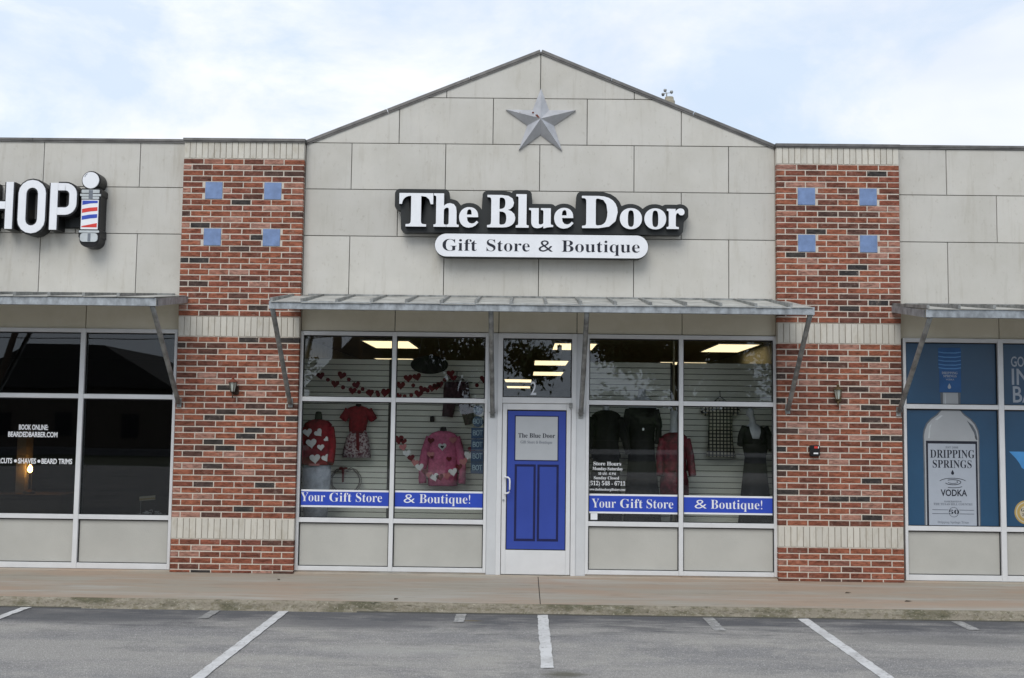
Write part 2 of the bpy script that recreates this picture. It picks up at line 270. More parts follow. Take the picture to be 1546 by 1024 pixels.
# ------------------------------------------------------------------ mesh helpers
class MB:
    def __init__(s): s.v = []; s.f = []; s.m = []
    def add(s, vs, fs, mi=0):
        o = len(s.v); s.v += [tuple(v) for v in vs]
        for f in fs: s.f.append(tuple(o+i for i in f)); s.m.append(mi)
    def box(s, x0, x1, y0, y1, z0, z1, mi=0):
        s.add([(x0,y0,z0),(x1,y0,z0),(x1,y1,z0),(x0,y1,z0),(x0,y0,z1),(x1,y0,z1),(x1,y1,z1),(x0,y1,z1)],
              [(0,3,2,1),(4,5,6,7),(0,1,5,4),(1,2,6,5),(2,3,7,6),(3,0,4,7)], mi)
    def prism(s, poly, y0, y1, mi=0, bev=0., mside=None):
        """poly of (x,z), counter-clockwise seen from the front (-y); y0 front, y1 back"""
        n = len(poly)
        area = sum(poly[i][0]*poly[(i+1) % n][1]-poly[(i+1) % n][0]*poly[i][1] for i in range(n))
        if area < 0: poly = poly[::-1]
        if mside is None: mside = mi
        if bev > 0:
            inn = []
            for i in range(n):
                a, b, c = Vector(poly[i-1]), Vector(poly[i]), Vector(poly[(i+1) % n])
                d1 = (b-a).normalized(); d2 = (c-b).normalized()
                n1 = Vector((-d1.y, d1.x)); n2 = Vector((-d2.y, d2.x)); k = n1+n2
                k = k/max(.3, k.dot(n1)) if k.length > 1e-6 else n1
                inn.append((b.x+k.x*bev, b.y+k.y*bev))
            rings = [[(x, y0, z) for x, z in inn], [(x, y0+bev, z) for x, z in poly], [(x, y1, z) for x, z in poly]]
        else:
            rings = [[(x, y0, z) for x, z in poly], [(x, y1, z) for x, z in poly]]
        vs = [v for r in rings for v in r]
        s.add(vs, [tuple(range(n))], mi)
        o = len(s.v)-len(vs)
        for k in range(len(rings)-1):
            for i in range(n):
                j = (i+1) % n
                s.f.append((o+k*n+i, o+(k+1)*n+i, o+(k+1)*n+j, o+k*n+j)); s.m.append(mside)
        s.f.append(tuple(o+(len(rings)-1)*n+i for i in reversed(range(n)))); s.m.append(mside)
    def tube(s, pts, rad, n=10, mi=0, cap=True, sq=1.0):
        pts = [Vector(p) for p in pts]; rr = rad if isinstance(rad, (list, tuple)) else [rad]*len(pts)
        o = len(s.v)
        ref = Vector((0, 0, 1))
        for i, p in enumerate(pts):
            d = (pts[min(i+1, len(pts)-1)]-pts[max(i-1, 0)]).normalized()
            a = d.cross(ref)
            if a.length < .05: a = d.cross(Vector((1, 0, 0)))
            a.normalize(); b = d.cross(a)
            for k in range(n):
                t = 2*math.pi*k/n
                s.v.append(tuple(p+a*math.cos(t)*rr[i]*sq+b*math.sin(t)*rr[i]))
        for i in range(len(pts)-1):
            for k in range(n):
                k2 = (k+1) % n
                s.f.append((o+i*n+k, o+i*n+k2, o+(i+1)*n+k2, o+(i+1)*n+k)); s.m.append(mi)
        if cap:
            s.f.append(tuple(o+k for k in reversed(range(n)))); s.m.append(mi)
            s.f.append(tuple(o+(len(pts)-1)*n+k for k in range(n))); s.m.append(mi)
    def loft(s, secs, n=24, mi=0, wr=.0, seed=0, fold=0):
        """secs: (cx, cy, cz, rx, ry) horizontal ellipses stacked in z"""
        o = len(s.v); m = len(secs)
        for i, (cx, cy, cz, rx, ry) in enumerate(secs):
            for k in range(n):
                t = 2*math.pi*k/n
                w = 1+wr*noise.noise(Vector((math.cos(t)*2+seed, math.sin(t)*2, cz*5)))*2
                if fold: w += fold*math.sin(t*9+seed)*(i/m)
                s.v.append((cx+rx*w*math.cos(t), cy+ry*w*math.sin(t), cz))
        for i in range(m-1):
            for k in range(n):
                k2 = (k+1) % n
                s.f.append((o+i*n+k, o+(i+1)*n+k, o+(i+1)*n+k2, o+i*n+k2)); s.m.append(mi)
        s.f.append(tuple(o+k for k in range(n))); s.m.append(mi)
        s.f.append(tuple(o+(m-1)*n+k for k in reversed(range(n)))); s.m.append(mi)
    def build(s, name, mats, parent=None, smooth=False, kind=None):
        me = bpy.data.meshes.new(name); me.from_pydata(s.v, [], s.f)
        if not isinstance(mats, (list, tuple)): mats = [mats]
        for m in mats: me.materials.append(MAT[m] if isinstance(m, str) else m)
        me.polygons.foreach_set('material_index', s.m)
        if smooth: me.polygons.foreach_set('use_smooth', [True]*len(s.f))
        me.update()
        return link(name, me, parent, kind)

def link(name, me, parent=None, kind=None):
    o = bpy.data.objects.new(name, me); COL.objects.link(o)
    if parent is not None:
        o.parent = parent
        # all geometry is authored in world coordinates: cancel the parent's place
        o.matrix_parent_inverse = PM[parent.name].inverted() if parent.name in PM else Matrix()
    if kind: o['kind'] = kind
    return o
PM = {}
def thing(name, label, cat, loc=(0, 0, 0), group=None):
    o = bpy.data.objects.new(name, None); COL.objects.link(o); o.location = loc; o.empty_display_size = .1
    PM[o.name] = Matrix.Translation(loc)
    o['label'] = label; o['category'] = cat
    if group: o['group'] = group
    return o
def holder(name, parent, loc):
    o = bpy.data.objects.new(name, None); COL.objects.link(o); o.location = loc; o.parent = parent; o.empty_display_size = .1
    o.matrix_parent_inverse = PM[parent.name].inverted()
    PM[o.name] = Matrix.Translation(loc)
    return o
def tag(o, label, cat, group=None):
    o['label'] = label; o['category'] = cat
    if group: o['group'] = group
    return o
def rect(x0, x1, z0, z1): return [(x0, z0), (x1, z0), (x1, z1), (x0, z1)]
def circ(cx, cz, r, n=28, rz=None): return [(cx+r*math.cos(2*math.pi*i/n), cz+(rz or r)*math.sin(2*math.pi*i/n)) for i in range(n)]
def rrect(x0, x1, z0, z1, r, n=8):
    out = []
    for cx, cz, a in ((x1-r, z0+r, -90), (x1-r, z1-r, 0), (x0+r, z1-r, 90), (x0+r, z0+r, 180)):
        for i in range(n+1):
            t = R(a+90*i/n); out.append((cx+r*math.cos(t), cz+r*math.sin(t)))
    return out
def heart(cx, cz, s, rot=0, n=22):
    out = []
    for i in range(n):
        t = 2*math.pi*i/n
        x = 16*math.sin(t)**3/17*s/2; z = (13*math.cos(t)-5*math.cos(2*t)-2*math.cos(3*t)-math.cos(4*t)+2)/17*s/2
        out.append((cx+x*math.cos(rot)-z*math.sin(rot), cz+x*math.sin(rot)+z*math.cos(rot)))
    return out
def stroke(mb, pts, w, y0, y1, closed=False, mi=0, mside=None):
    n = len(pts); P = [Vector(p) for p in pts]; Lf, Rt = [], []
    for i in range(n):
        a = P[i-1] if (i > 0 or closed) else P[i]; c = P[(i+1) % n] if (i < n-1 or closed) else P[i]
        d1 = (P[i]-a); d2 = (c-P[i])
        if d1.length < 1e-9: d1 = d2
        if d2.length < 1e-9: d2 = d1
        d1.normalize(); d2.normalize(); n1 = Vector((-d1.y, d1.x)); n2 = Vector((-d2.y, d2.x)); k = (n1+n2); k = k/max(.4, k.dot(n1))
        Lf.append(P[i]+k*w/2); Rt.append(P[i]-k*w/2)
    ms = mi if mside is None else mside
    m = n if closed else n-1
    o = len(mb.v)
    for A in (Lf, Rt):
        mb.v += [(p.x, y0, p.y) for p in A]; mb.v += [(p.x, y1, p.y) for p in A]
    for i in range(m):
        j = (i+1) % n
        lf, lb, rf, rb = o, o+n, o+2*n, o+3*n
        mb.f += [(rf+i, rf+j, lf+j, lf+i), (lb+i, lb+j, rb+j, rb+i), (lf+i, lf+j, lb+j, lb+i), (rb+i, rb+j, rf+j, rf+i)]; mb.m += [mi, ms, ms, ms]
    if not closed:
        for i in (0, n-1):
            mb.f.append((o+i, o+n+i, o+3*n+i, o+2*n+i)); mb.m.append(ms)

# ------------------------------------------------------------------ text
def bold(t):
    o = ''
    for c in t:
        if 'A' <= c <= 'Z': o += chr(0x1D400+ord(c)-65)
        elif 'a' <= c <= 'z': o += chr(0x1D41A+ord(c)-97)
        elif '0' <= c <= '9': o += chr(0x1D7CE+ord(c)-48)
        else: o += c
    return o
def raw_text(s, off=0., space=1.):
    c = bpy.data.curves.new('lettering', 'FONT'); c.body = s; c.offset = off; c.extrude = 1.0; c.resolution_u = 3; c.space_character = space
    o = bpy.data.objects.new('lettering', c); COL.objects.link(o)
    bpy.context.view_layer.update()
    dg = bpy.context.evaluated_depsgraph_get()
    me = bpy.data.meshes.new_from_object(o.evaluated_get(dg))
    bpy.data.objects.remove(o); bpy.data.curves.remove(c)
    return me
CAP = {}
def text(name, s, x0, x1, zb, cap, y0, y1, mats, parent, serif=True, off=0., zfit=None, space=1.):
    body = bold(s) if serif else s
    me = raw_text(body, off, space)
    if serif not in CAP:
        h = raw_text(bold('H') if serif else 'H'); CAP[serif] = max(v.co.y for v in h.vertices); bpy.data.meshes.remove(h)
    vs = me.vertices; ax = min(v.co.x for v in vs); bx = max(v.co.x for v in vs)
    kx = (x1-x0)/(bx-ax); kz = cap/CAP[serif]
    oz = zb; by = 0
    if zfit:
        ay = min(v.co.y for v in vs); ty = max(v.co.y for v in vs); kz = (zfit[1]-zfit[0])/(ty-ay); by = ay; oz = zfit[0]
    for v in vs:
        x, y, z = v.co
        v.co = (x0+(x-ax)*kx, y0 if z > 0 else y1, oz+(y-by)*kz)
    if not isinstance(mats, (list, tuple)): mats = [mats]
    me.materials.clear()
    for m in mats: me.materials.append(MAT[m])
    me.update()
    for p in me.polygons:
        p.material_index = (1 if len(mats) > 1 and abs(p.normal.y) < .6 else 0); p.use_smooth = False
    me.name = name
    return link(name, me, parent)

# ================================================================== SETTING
def grid_sheet(name, x0, x1, y0, y1, z, mat, nx=1, ny=1):
    mb = MB()
    for i in range(nx+1):
        for j in range(ny+1): mb.v.append((x0+(x1-x0)*i/nx, y0+(y1-y0)*j/ny, z))
    for i in range(nx):
        for j in range(ny):
            a = i*(ny+1)+j; mb.f.append((a, a+ny+1, a+ny+2, a+1)); mb.m.append(0)
    return mb.build(name, mat, kind='structure')
grid_sheet('ground', -500, 500, -500, 500, -.012, 'grass')
grid_sheet('parking_lot', -60, 60, -34, -2.15, 0, 'asphalt')
# (gutter staining is in the asphalt material)
if 0:
  pass
def line_mark(x, y0, y1, w, mat, lean=0.):
    mb = MB(); n = 60
    for i in range(n+1):
        y = y0+(y1-y0)*i/n; c = x+lean*(y0-y)
        j = .012*noise.noise(Vector((x*9, y*9, 1))); k = .012*noise.noise(Vector((x*9, y*14, 5)))
        mb.v += [(c-w/2+j, y, .004), (c+w/2+k, y, .008)]
    for i in range(n): mb.f.append((2*i, 2*i+1, 2*i+3, 2*i+2)); mb.m.append(0)
    return mb.build('parking_line', mat, kind='structure')
for i in (-3, -2, -1, 0, 1, 2, 3): line_mark(.06+2.742*i, -2.24, -4.8 if i == 0 else -7.4, .108, 'paint')
for i in (-2, -1, 0, 1): line_mark(1.80+2.6*i, -2.26, -2.75-.25*(i == 0), .11, 'paint_old')

# kerb with a broken, weathered arris
mb = MB(); n = 900
for i in range(n+1):
    x = -20+40*i/n
    a = noise.noise(Vector((x*3, 0, 0))); b = noise.noise(Vector((x*14, 4, 0))); c = noise.noise(Vector((x*40, 8, 0)))
    ch = max(0, b-.15)*.035+max(0, c)*.006
    fy = -2.205+.006*a+.004*c
    mb.v += [(x, -2.145, .1045), (x, -2.178+ch*.8, .1045-.001), (x, -2.195+ch*.7, .092-ch*.7), (x, fy, .06+.006*b), (x, fy-.008, .012), (x, fy-.022-.008*b, .005), (x, fy-.03, -.03)]
k = 7
for i in range(n):
    for j in range(k-1): mb.f.append((i*k+j, i*k+j+1, (i+1)*k+j+1, (i+1)*k+j)); mb.m.append(1 if j >= 4 and noise.noise(Vector((i*.012, 7, 7))) > -.12 else 0)
mb.build('kerb', ['kerb', 'joint'], smooth=True, kind='structure')
# sidewalk: slabs between tooled joints
sw = bpy.data.objects.new('sidewalk', None); COL.objects.link(sw); sw['kind'] = 'structure'; PM[sw.name] = Matrix()
js = [-20, -16.4, -13.1, -9.85, -6.57, -3.29, .035, 3.5, 6.8, 10.1, 13.4, 20]
js = [-20, -13.1, -6.9, .035, 7.3, 13.4, 20]
for a, b in zip(js, js[1:]):
    mb = MB(); g = .005; mb.prism(rect(a+g, b-g, -.1, 0), 0, .1)
    vs = []
    mb = MB(); mb.box(a+g, b-g, -2.152, .5, -.2, .1055); mb.build('slab', 'walk', sw)
mb = MB(); mb.box(-20, 20, -2.02, .3, -.25, .09); mb.build('sidewalk_base', 'joint', sw)
mb = MB(); n = 300   # rough grout edge along the wall foot
for i in range(n+1):
    x = -13+26*i/n; d = .045+.035*noise.noise(Vector((x*1.3, 0, 2)))+.02*noise.noise(Vector((x*8, 0, 2)))
    if abs(x) < .62: d *= .3
    mb.v += [(x, -.02, .122), (x, -.03-d*.4, .1215), (x, -.035-d, .106)]
for i in range(n):
    for j in range(2): mb.f.append((i*3+j, i*3+j+1, (i+1)*3+j+1, (i+1)*3+j)); mb.m.append(0)
o = mb.build('wall_foot_grout', 'walk', kind='structure')

# ================================================================== BUILDING
B = thing('shop_building', 'tan panelled strip mall shopfront with gabled parapet, storefront windows and a blue centre door', 'building', (0, 0, 0))
AP, SL = 6.84, (6.84-5.606)/3.035     # gable top under the coping
def ztop(x): return AP-abs(x)*SL
def clip(poly, a, b, c):    # keep a*x+b*z<=c
    out = []
    for i in range(len(poly)):
        p, q = poly[i-1], poly[i]
        dp, dq = a*p[0]+b*p[1]-c, a*q[0]+b*q[1]-c
        if (dp <= 0) != (dq <= 0):
            t = dp/(dp-dq); out.append((p[0]+t*(q[0]-p[0]), p[1]+t*(q[1]-p[1])))
        if dq <= 0: out.append(q)
    return out
def panel(x0, x1, z0, z1, mat='panel', gable=False, y=0., g=.0045):
    p = rect(x0+g, x1-g, z0+g, z1-g)
    if gable:
        p = clip(p, SL, 1, AP); p = clip(p, -SL, 1, AP)
        # drop near-duplicates
        q = []
        for v in p:
            if not q or (Vector(v)-Vector(q[-1])).length > .004: q.append(v)
        if len(q) > 2 and (Vector(q[0])-Vector(q[-1])).length < .004: q.pop()
        p = q
        if len(p) < 3: return
    mb = MB(); mb.prism(p, y+random.uniform(-.0012, .0012), y+.03, bev=.003)
    mb.build('wall_panel' if mat == 'panel' else 'header_panel', mat, B)
P = 1.2192; ZA, ZB, ZC, ZD, ZE = 6.233, 5.623, 5.014, 4.404, 3.625
def row(js, z0, z1, lo, hi, gable=False):
    js = [j for j in js if lo < j < hi]; js = [lo]+js+[hi]
    for a, b in zip(js, js[1:]): panel(a, b, z0, z1, gable=gable)
row([-P, 0, P], ZA, 7.1, -3.035, 3.035, True)
row([(i+.5)*P for i in range(-3, 3)], ZB, ZA, -3.035, 3.035, True)
row([i*P for i in range(-2, 3)], ZC, ZB, -3.035, 3.035)
row([(i+.5)*P for i in range(-2, 2)], ZD, ZC, -3.035, 3.035)
row([i*P for i in range(-2, 3)], ZE, ZD, -3.035, 3.035)
WT = 5.615
for s in (-1, 1):
    lo, hi = (-12.5, -4.585) if s < 0 else (4.585, 12.5)
    if s < 0: r1 = [-5.193-1.2575*i for i in range(6)]; r2 = [-6.0-2.44*i for i in range(3)]; r3 = r1
    else: r1 = [5.235, 6.455, 7.674, 8.893, 10.1, 11.3]; r2 = [5.87, 8.31, 10.75]; r3 = r1
    row(sorted(r1), ZC, WT, lo, hi); row(sorted(r2), ZD, ZC+.0, lo, hi); row(sorted(r3), ZE-.05, ZD, lo, hi)
# header panels below the awnings
HZ0, HZ1 = 3.172, 3.615
for a, b in ((-3.035, -1.832), (-1.832, -.612), (-.612, -.5), (-.5, .5), (.5, .612), (.612, 1.842), (1.842, 3.035)): panel(a, b, HZ0, HZ1, 'header', y=.004)
for s in (-1, 1):
    js = [4.585, 5.815 if s < 0 else 5.87, 7.05, 8.28, 9.5, 10.7, 12.5]
    for a, b in zip(js, js[1:]): panel(min(s*a, s*b), max(s*a, s*b), HZ0-.02, HZ1-.06, 'header', y=.004)
# backing wall, side walls, roof
mb = MB()
mb.prism([(-3.05, HZ0+.02), (3.05, HZ0+.02), (3.05, 5.6), (0, AP-.01), (-3.05, 5.6)], .0305, .28)
mb.box(-12.5, -4.55, .0305, .28, HZ0, WT-.01); mb.box(4.55, 12.5, .0305, .28, HZ0, WT-.01)
mb.box(-4.6, -3.05, .0305, .28, .1, WT-.01); mb.box(3.05, 4.6, .0305, .28, .1, WT-.01)
mb.build('backing_wall', 'joint', B)
mb = MB(); mb.box(-12.5, 12.5, .285, 26, 4.4, 4.6); mb.build('roof', 'roofd', B)
mb = MB(); mb.box(-12.7, -12.5, .0, 26, 0, 5.6); mb.build('side_wall', 'panel', B)
mb = MB(); mb.box(12.5, 12.7, .0, 26, 0, 5.6); mb.build('side_wall', 'panel', B)
mb = MB(); mb.box(-12.5, 12.5, 25.8, 26, 0, 5.6); mb.build('rear_wall', 'panel', B)
# copings: folded metal with laps
def coping(x0, z0, x1, z1, y0=-.025, y1=.32, h=.042):
    mb = MB(); d = Vector((x1-x0, z1-z0)).normalized(); nn = Vector((-d.y, d.x))
    a, b = Vector((x0, z0)), Vector((x1, z1))
    mb.prism([tuple(a), tuple(b), tuple(b+nn*h), tuple(a+nn*h)], y0, y1, bev=.004)
    # lower drip edge
    mb.prism([tuple(a-nn*.016), tuple(b-nn*.016), tuple(b-nn*.001), tuple(a-nn*.001)], y0+.008, y1-.01)
    return mb.build('coping', 'coping', B)
dx = 3.05
for t0, t1 in ((0, .35), (.352, .7), (.702, 1)):
    for s in (-1, 1):
        xa, xb = s*dx*(1-t0), s*dx*(1-t1)
        if s > 0: xa, xb = xb, xa
        coping(xa, ztop(xa), xb, ztop(xb))
for a, b in ((-12.5, -9.6), (-9.597, -6.6), (-6.597, -4.59)): coping(a, WT, b, WT, h=.034)
for a, b in ((4.60, 7.5), (7.503, 10.2), (10.203, 12.5)): coping(a, WT+.015, b, WT+.015, h=.034)

# ---- storefront windows
def storefront(xs, z_s=.14, label=None, panes=True, glass='glass'):
    """xs: list of (glass x0, x1) columns; members stand between and outside them"""
    w = holder('window', B, (xs[0][0], 0, z_s))
    if label: w['label'] = label
    fr = MB(); gk = MB()
    zt, zb = 3.168, z_s
    ms = [(xs[0][0]-.038, xs[0][0])]+[(xs[i][1], xs[i+1][0]) for i in range(len(xs)-1)]+[(xs[-1][1], xs[-1][1]+.038)]
    for a, b in ms: fr.prism(rect(a, b, zb, zt), -.022, .09, bev=.003)
    for a, b in xs:
        for z0, z1 in ((zb, .195), (.742, .800), (2.270, 2.328), (3.116, zt)):
            fr.prism(rect(a+.0005, b-.0005, z0, z1), -.018, .085, bev=.003)
        for z0, z1 in ((.195, .742), (.8, 2.27), (2.328, 3.116)):
            t = .012
            gk.box(a+.001, a+t, .012, .028, z0+.001, z1-.001); gk.box(b-t, b-.001, .012, .028, z0+.001, z1-.001)
            gk.box(a+t, b-t, .012, .028, z0+.001, z0+t*.7); gk.box(a+t, b-t, .012, .028, z1-t*1.2, z1-.001)
    fr.build('frame', 'alu', w); gk.build('gasket', 'gasket', w)
    for a, b in xs:
        mb = MB(); mb.prism(rect(a+.006, b-.006, .2, .737), .022, .034); mb.build('spandrel_panel', 'kick', w)
        if panes:
            for z0, z1 in ((.802, 2.268), (2.33, 3.114)):
                mb = MB(); mb.box(a+.002, b-.002, .030, .036, z0, z1); mb.build('pane', glass, w)
    mb = MB(); mb.box(ms[0][0], ms[-1][1], -.012, .1, .108, zb-.001); mb.build('sill', 'walk', w)
    return w
storefront([(-2.998, -1.857), (-1.803, -.665)], label='two-bay storefront window left of the blue door')
storefront([(.660, 1.800), (1.855, 2.998)], label='two-bay storefront window right of the blue door')
LX = [(-10.62, -9.48), (-9.42, -8.28), (-8.22, -7.08), (-7.02, -5.862), (-5.800, -4.652)]
storefront(LX, z_s=.125, label='dark storefront window of the barber shop', glass='glass_d')
RX = [(4.676, 5.838), (5.905, 7.06), (7.12, 8.26), (8.32, 9.48), (9.54, 10.7)]
storefront(RX, z_s=.125, label='storefront window covered by blue advertising film')
for a, b, c, d in ((-3.035, -3.0365, 0, 0),): pass
mb = MB()   # solid returns beyond the last bays
mb.box(-12.5, -10.66, 0, .28, .1, HZ0-.02); mb.box(10.74, 12.5, 0, .28, .1, HZ0-.02); mb.build('end_wall', 'panel', B)

# ---- door bay
DB = holder('door_frame', B, (0, 0, .105))
mb = MB()
mb.prism(rect(-.502, -.442, .107, 3.168), -.03, .09, bev=.003); mb.prism(rect(.438, .498, .107, 3.168), -.03, .09, bev=.003)
mb.prism(rect(-.4415, .4375, 3.105, 3.168), -.026, .09, bev=.003); mb.prism(rect(-.4415, .4375, 2.278, 2.352), -.026, .09, bev=.003)
mb.build('frame', 'alu', DB)
mb = MB()
t = .012
for a, b in ((-.4415, -.43), (.426, .4375)): mb.box(a, b, .005, .03, 2.353, 3.104)
mb.box(-.43, .426, .005, .03, 2.353, 2.362); mb.box(-.43, .426, .005, .03, 3.09, 3.104)
mb.build('gasket', 'gasket', DB)
mb = MB(); mb.box(-.441, .437, .032, .038, 2.353, 3.104); mb.build('transom_pane', 'glass', DB)
mb = MB(); mb.box(-.4415, .4375, -.04, .1, .106, .118); mb.build('threshold', 'galv_d', DB)
for a, b in ((-.6255, -.5025), (.4985, .6215)):
    mb = MB(); mb.prism(rect(a, b, .112, 3.168), -.012, .09, bev=.002); mb.build('jamb_panel', 'alu_flat', DB)
D = holder('door', B, (-.44, 0, .12)); D['label'] = 'white framed door covered with blue panelled print'
mb = MB()
mb.prism(rect(-.436, -.380, .128, 2.272), -.020, .03, bev=.004); mb.prism(rect(.377, .432, .128, 2.272), -.020, .03, bev=.004)
mb.prism(rect(-.3795, .3765, .128, .430), -.019, .029, bev=.004); mb.prism(rect(-.3795, .3765, 2.195, 2.272), -.019, .029, bev=.004)
mb.build('frame', 'alu', D)
mb = MB(); mb.box(-.379, .376, -.004, .01, .431, 2.194); mb.build('gasket', 'gasket', D)
mb = MB(); mb.prism(rect(-.368, .366, .443, 2.178), -.0055, -.0045); mb.build('blue_film', 'blue_door', D)
mb = MB()
for x0, x1 in ((-.275, -.008), (.013, .283)):
    z0, z1 = .542, 1.505; w = .028
    mb.prism(rect(x0, x0+w, z0, z1), -.0075, -.006); mb.prism(rect(x1-w, x1, z0, z1), -.0075, -.006)
    mb.prism(rect(x0+w, x1-w, z0, z0+w*1.1), -.0075, -.006); mb.prism(rect(x0+w, x1-w, z1-w, z1), -.0075, -.006)
x0, x1, z0, z1 = -.281, .277, 1.548, 2.122; w = .0125
mb.prism(rect(x0, x0+w, z0, z1), -.0075, -.006); mb.prism(rect(x1-w, x1, z0, z1), -.0075, -.006)
mb.prism(rect(x0+w, x1-w, z0, z0+w), -.0075, -.006); mb.prism(rect(x0+w, x1-w, z1-w, z1), -.0075, -.006)
mb.build('panel_outline', 'blue_line', D)
mb = MB(); mb.prism(rect(-.268, .264, 1.561, 2.109), -.0075, -.006); mb.build('sign_panel', 'paper', D)
text('lettering', 'The Blue Door', -.235, .232, 1.842, .056, -.0095, -.0078, 'ink', D)
text('small_lettering', 'Gift Store & Boutique', -.205, .198, 1.768, .038, -.0095, -.0078, 'ink_g', D, off=-.008)
mb = MB()
mb.tube([(-.395, -.02, 1.345), (-.395, -.065, 1.345), (-.385, -.075, 1.345), (-.355, -.082, 1.34), (-.338, -.085, 1.325), (-.333, -.085, 1.29), (-.333, -.085, 1.19), (-.338, -.085, 1.16), (-.355, -.082, 1.145), (-.385, -.075, 1.14), (-.395, -.065, 1.14), (-.395, -.02, 1.14)], .0105, 10)
mb.build('handle', 'white', D, smooth=True)
mb = MB(); mb.tube([(-.413, -.0195, 1.052), (-.413, -.032, 1.052)], .014, 14); mb.build('lock', 'galv', D)
mb = MB(); mb.prism(rrect(.405, .448, 2.222, 2.288, .006, 3), -.06, -.031, bev=.003); mb.build('hinge_cover', 'galv_d', D)

# ================================================================== BRICK PILLARS
COURSE = .0765
full_var = []
def brick_mesh(name, w, h, d, mat, seed):
    rr = random.Random(seed); c = .0035; j = lambda k=.0012: rr.uniform(-k, k)
    x, z = w/2, h/2
    vs = [(-x+c+j(), 0+j(.0008), -z+c+j()), (x-c+j(), j(.0008), -z+c+j()), (x-c+j(), j(.0008), z-c+j()), (-x+c+j(), j(.0008), z-c+j()),
          (-x+j(), c, -z+j()), (x+j(), c, -z+j()), (x+j(), c, z+j()), (-x+j(), c, z+j()), (-x, d, -z), (x, d, -z), (x, d, z), (-x, d, z)]
    fs = [(0, 1, 2, 3)]+[(4+i, 4+(i+1) % 4, (i+1) % 4, i) for i in range(4)]+[(8+i, 8+(i+1) % 4, 4+(i+1) % 4, 4+i) for i in range(4)]
    me = bpy.data.meshes.new(name); me.from_pydata(vs, [], fs); me.materials.append(MAT[mat]); me.update(); return me
BV = [brick_mesh('brick', .248, .0655, .075, 'brick', i) for i in range(8)]
SVv = [brick_mesh('soldier_brick', .0675, 1.0, .07, 'soldier', 50+i) for i in range(5)]
def pillar(x0, x1, label, tiles):
    T = thing('brick_pillar', label, 'brick pillar', ((x0+x1)/2, -.05, .105), 'brick pillars beside the centre shopfront')
    inv = PM[T.name].inverted()
    W = x1-x0; bw = W/6
    mb = MB(); mb.box(x0+.004, x1-.004, -.0955, .03, .107, 3.336); mb.box(x0+.004, x1-.004, -.1025, .03, 3.337, 5.59); mb.build('mortar', 'mortar', T)
    mb = MB()
    for z0, z1 in ((.532, .775), (3.085, 3.325), (5.385, 5.595)): mb.box(x0+.0045, x1-.0045, -.0985-(.006 if z0 > 5 else 0), -.09, z0, z1)
    mb.build('soldier_mortar', 'mortar_d', T)
    bricks = []
    def course(zc, yf, k, h=.0620, cuts=()):
        xs = []
        if k % 2 == 0: xs = [(x0+i*bw, x0+(i+1)*bw) for i in range(6)]
        else: xs = [(x0, x0+bw*.42)]+[(x0+bw*.42+i*bw, x0+bw*.42+(i+1)*bw) for i in range(5)]+[(x0+bw*5.42, x1)]
        for a, b in xs:
            segs = [(a+.0068, b-.0068)]
            for c0, c1 in cuts:
                ns = []
                for p, q in segs:
                    if q <= c0 or p >= c1: ns.append((p, q)); continue
                    if c0-.006-p > .025: ns.append((p, c0-.006))
                    if q-c1-.006 > .025: ns.append((c1+.006, q))
                segs = ns
            for p, q in segs:
                # end bricks run to the arris
                if p < x0+.008: p = x0
                if q > x1-.008: q = x1
                bricks.append((p, q, zc, yf, h))
    for i in range(27):
        zc = 5.375-(i+.5)*(5.375-3.335)/27
        cuts = []
        for ti in tiles:
            if ti[2] < zc < ti[3]: cuts.append((ti[0], ti[1]))
        course(zc, -.107, i, cuts=cuts)
    for i in range(30): course(3.075-(i+.5)*(3.075-.785)/30, -.1, i)
    for i in range(5): course(.523-(i+.5)*COURSE, -.1, i+1)
    course(.523-5.25*COURSE, -.1, 0, .03)
    bricks.sort(key=lambda b: -(b[1]-b[0])*b[4]+(.002 if b[2] > 4.3 else 0))
    big, rest = bricks[:300], bricks[300:]
    random.shuffle(big)
    for p, q, zc, yf, h in big:
        o = link('brick', random.choice(BV)); o.parent = T; o.matrix_parent_inverse = inv
        o.location = ((p+q)/2, yf+random.uniform(-.0015, .0015), zc+random.uniform(-.0008, .0008)); o.scale = ((q-p)/.248, 1, h/.0655)
        o.rotation_euler = (0, random.uniform(-.003, .003), 0)
    mb = MB(); tones = []
    for p, q, zc, yf, h in rest:
        y = yf+random.uniform(-.0015, .0015); c = .0035; nf = len(mb.f)
        mb.prism(rect(p, q, zc-h/2, zc+h/2), y, y+.07, bev=c); tones += [random.random()]*(len(mb.f)-nf)
    o = mb.build('brick', 'brick_a', T, kind='stuff')
    at = o.data.attributes.new('tone', 'FLOAT', 'FACE'); at.data.foreach_set('value', tones)
    ns = 20; sw_ = W/ns
    for z0, z1, yf in ((.527, .781, -.102), (3.079, 3.331, -.103), (5.379, 5.596, -.109)):
        for i in range(ns):
            o = link('soldier_brick', random.choice(SVv)); o.parent = T; o.matrix_parent_inverse = inv
            o.location = (x0+(i+.5)*sw_, yf+random.uniform(-.002, .002), (z0+z1)/2); o.scale = ((sw_-.007)/.0675, 1, z1-z0-.004)
    for a, b, z0, z1 in tiles:
        mb = MB(); mb.prism(rect(a, b, z0+.003, z1-.003), -.112, -.09, bev=.003); mb.build('metal_tile', 'tile', T)
    mb = MB(); mb.prism(rect(x0-.012, x1+.012, 5.602, 5.640), -.135, .32, bev=.004); mb.prism(rect(x0-.006, x1+.006, 5.590, 5.601), -.125, .3)
    mb.build('coping', 'coping', T)
    return T
tw = .220
def tl(a, z): return (a, a+tw, z, z+.226)
def zrow(i): return 5.375-i*(5.375-3.335)/27
zt1, zt2 = zrow(7), zrow(15)
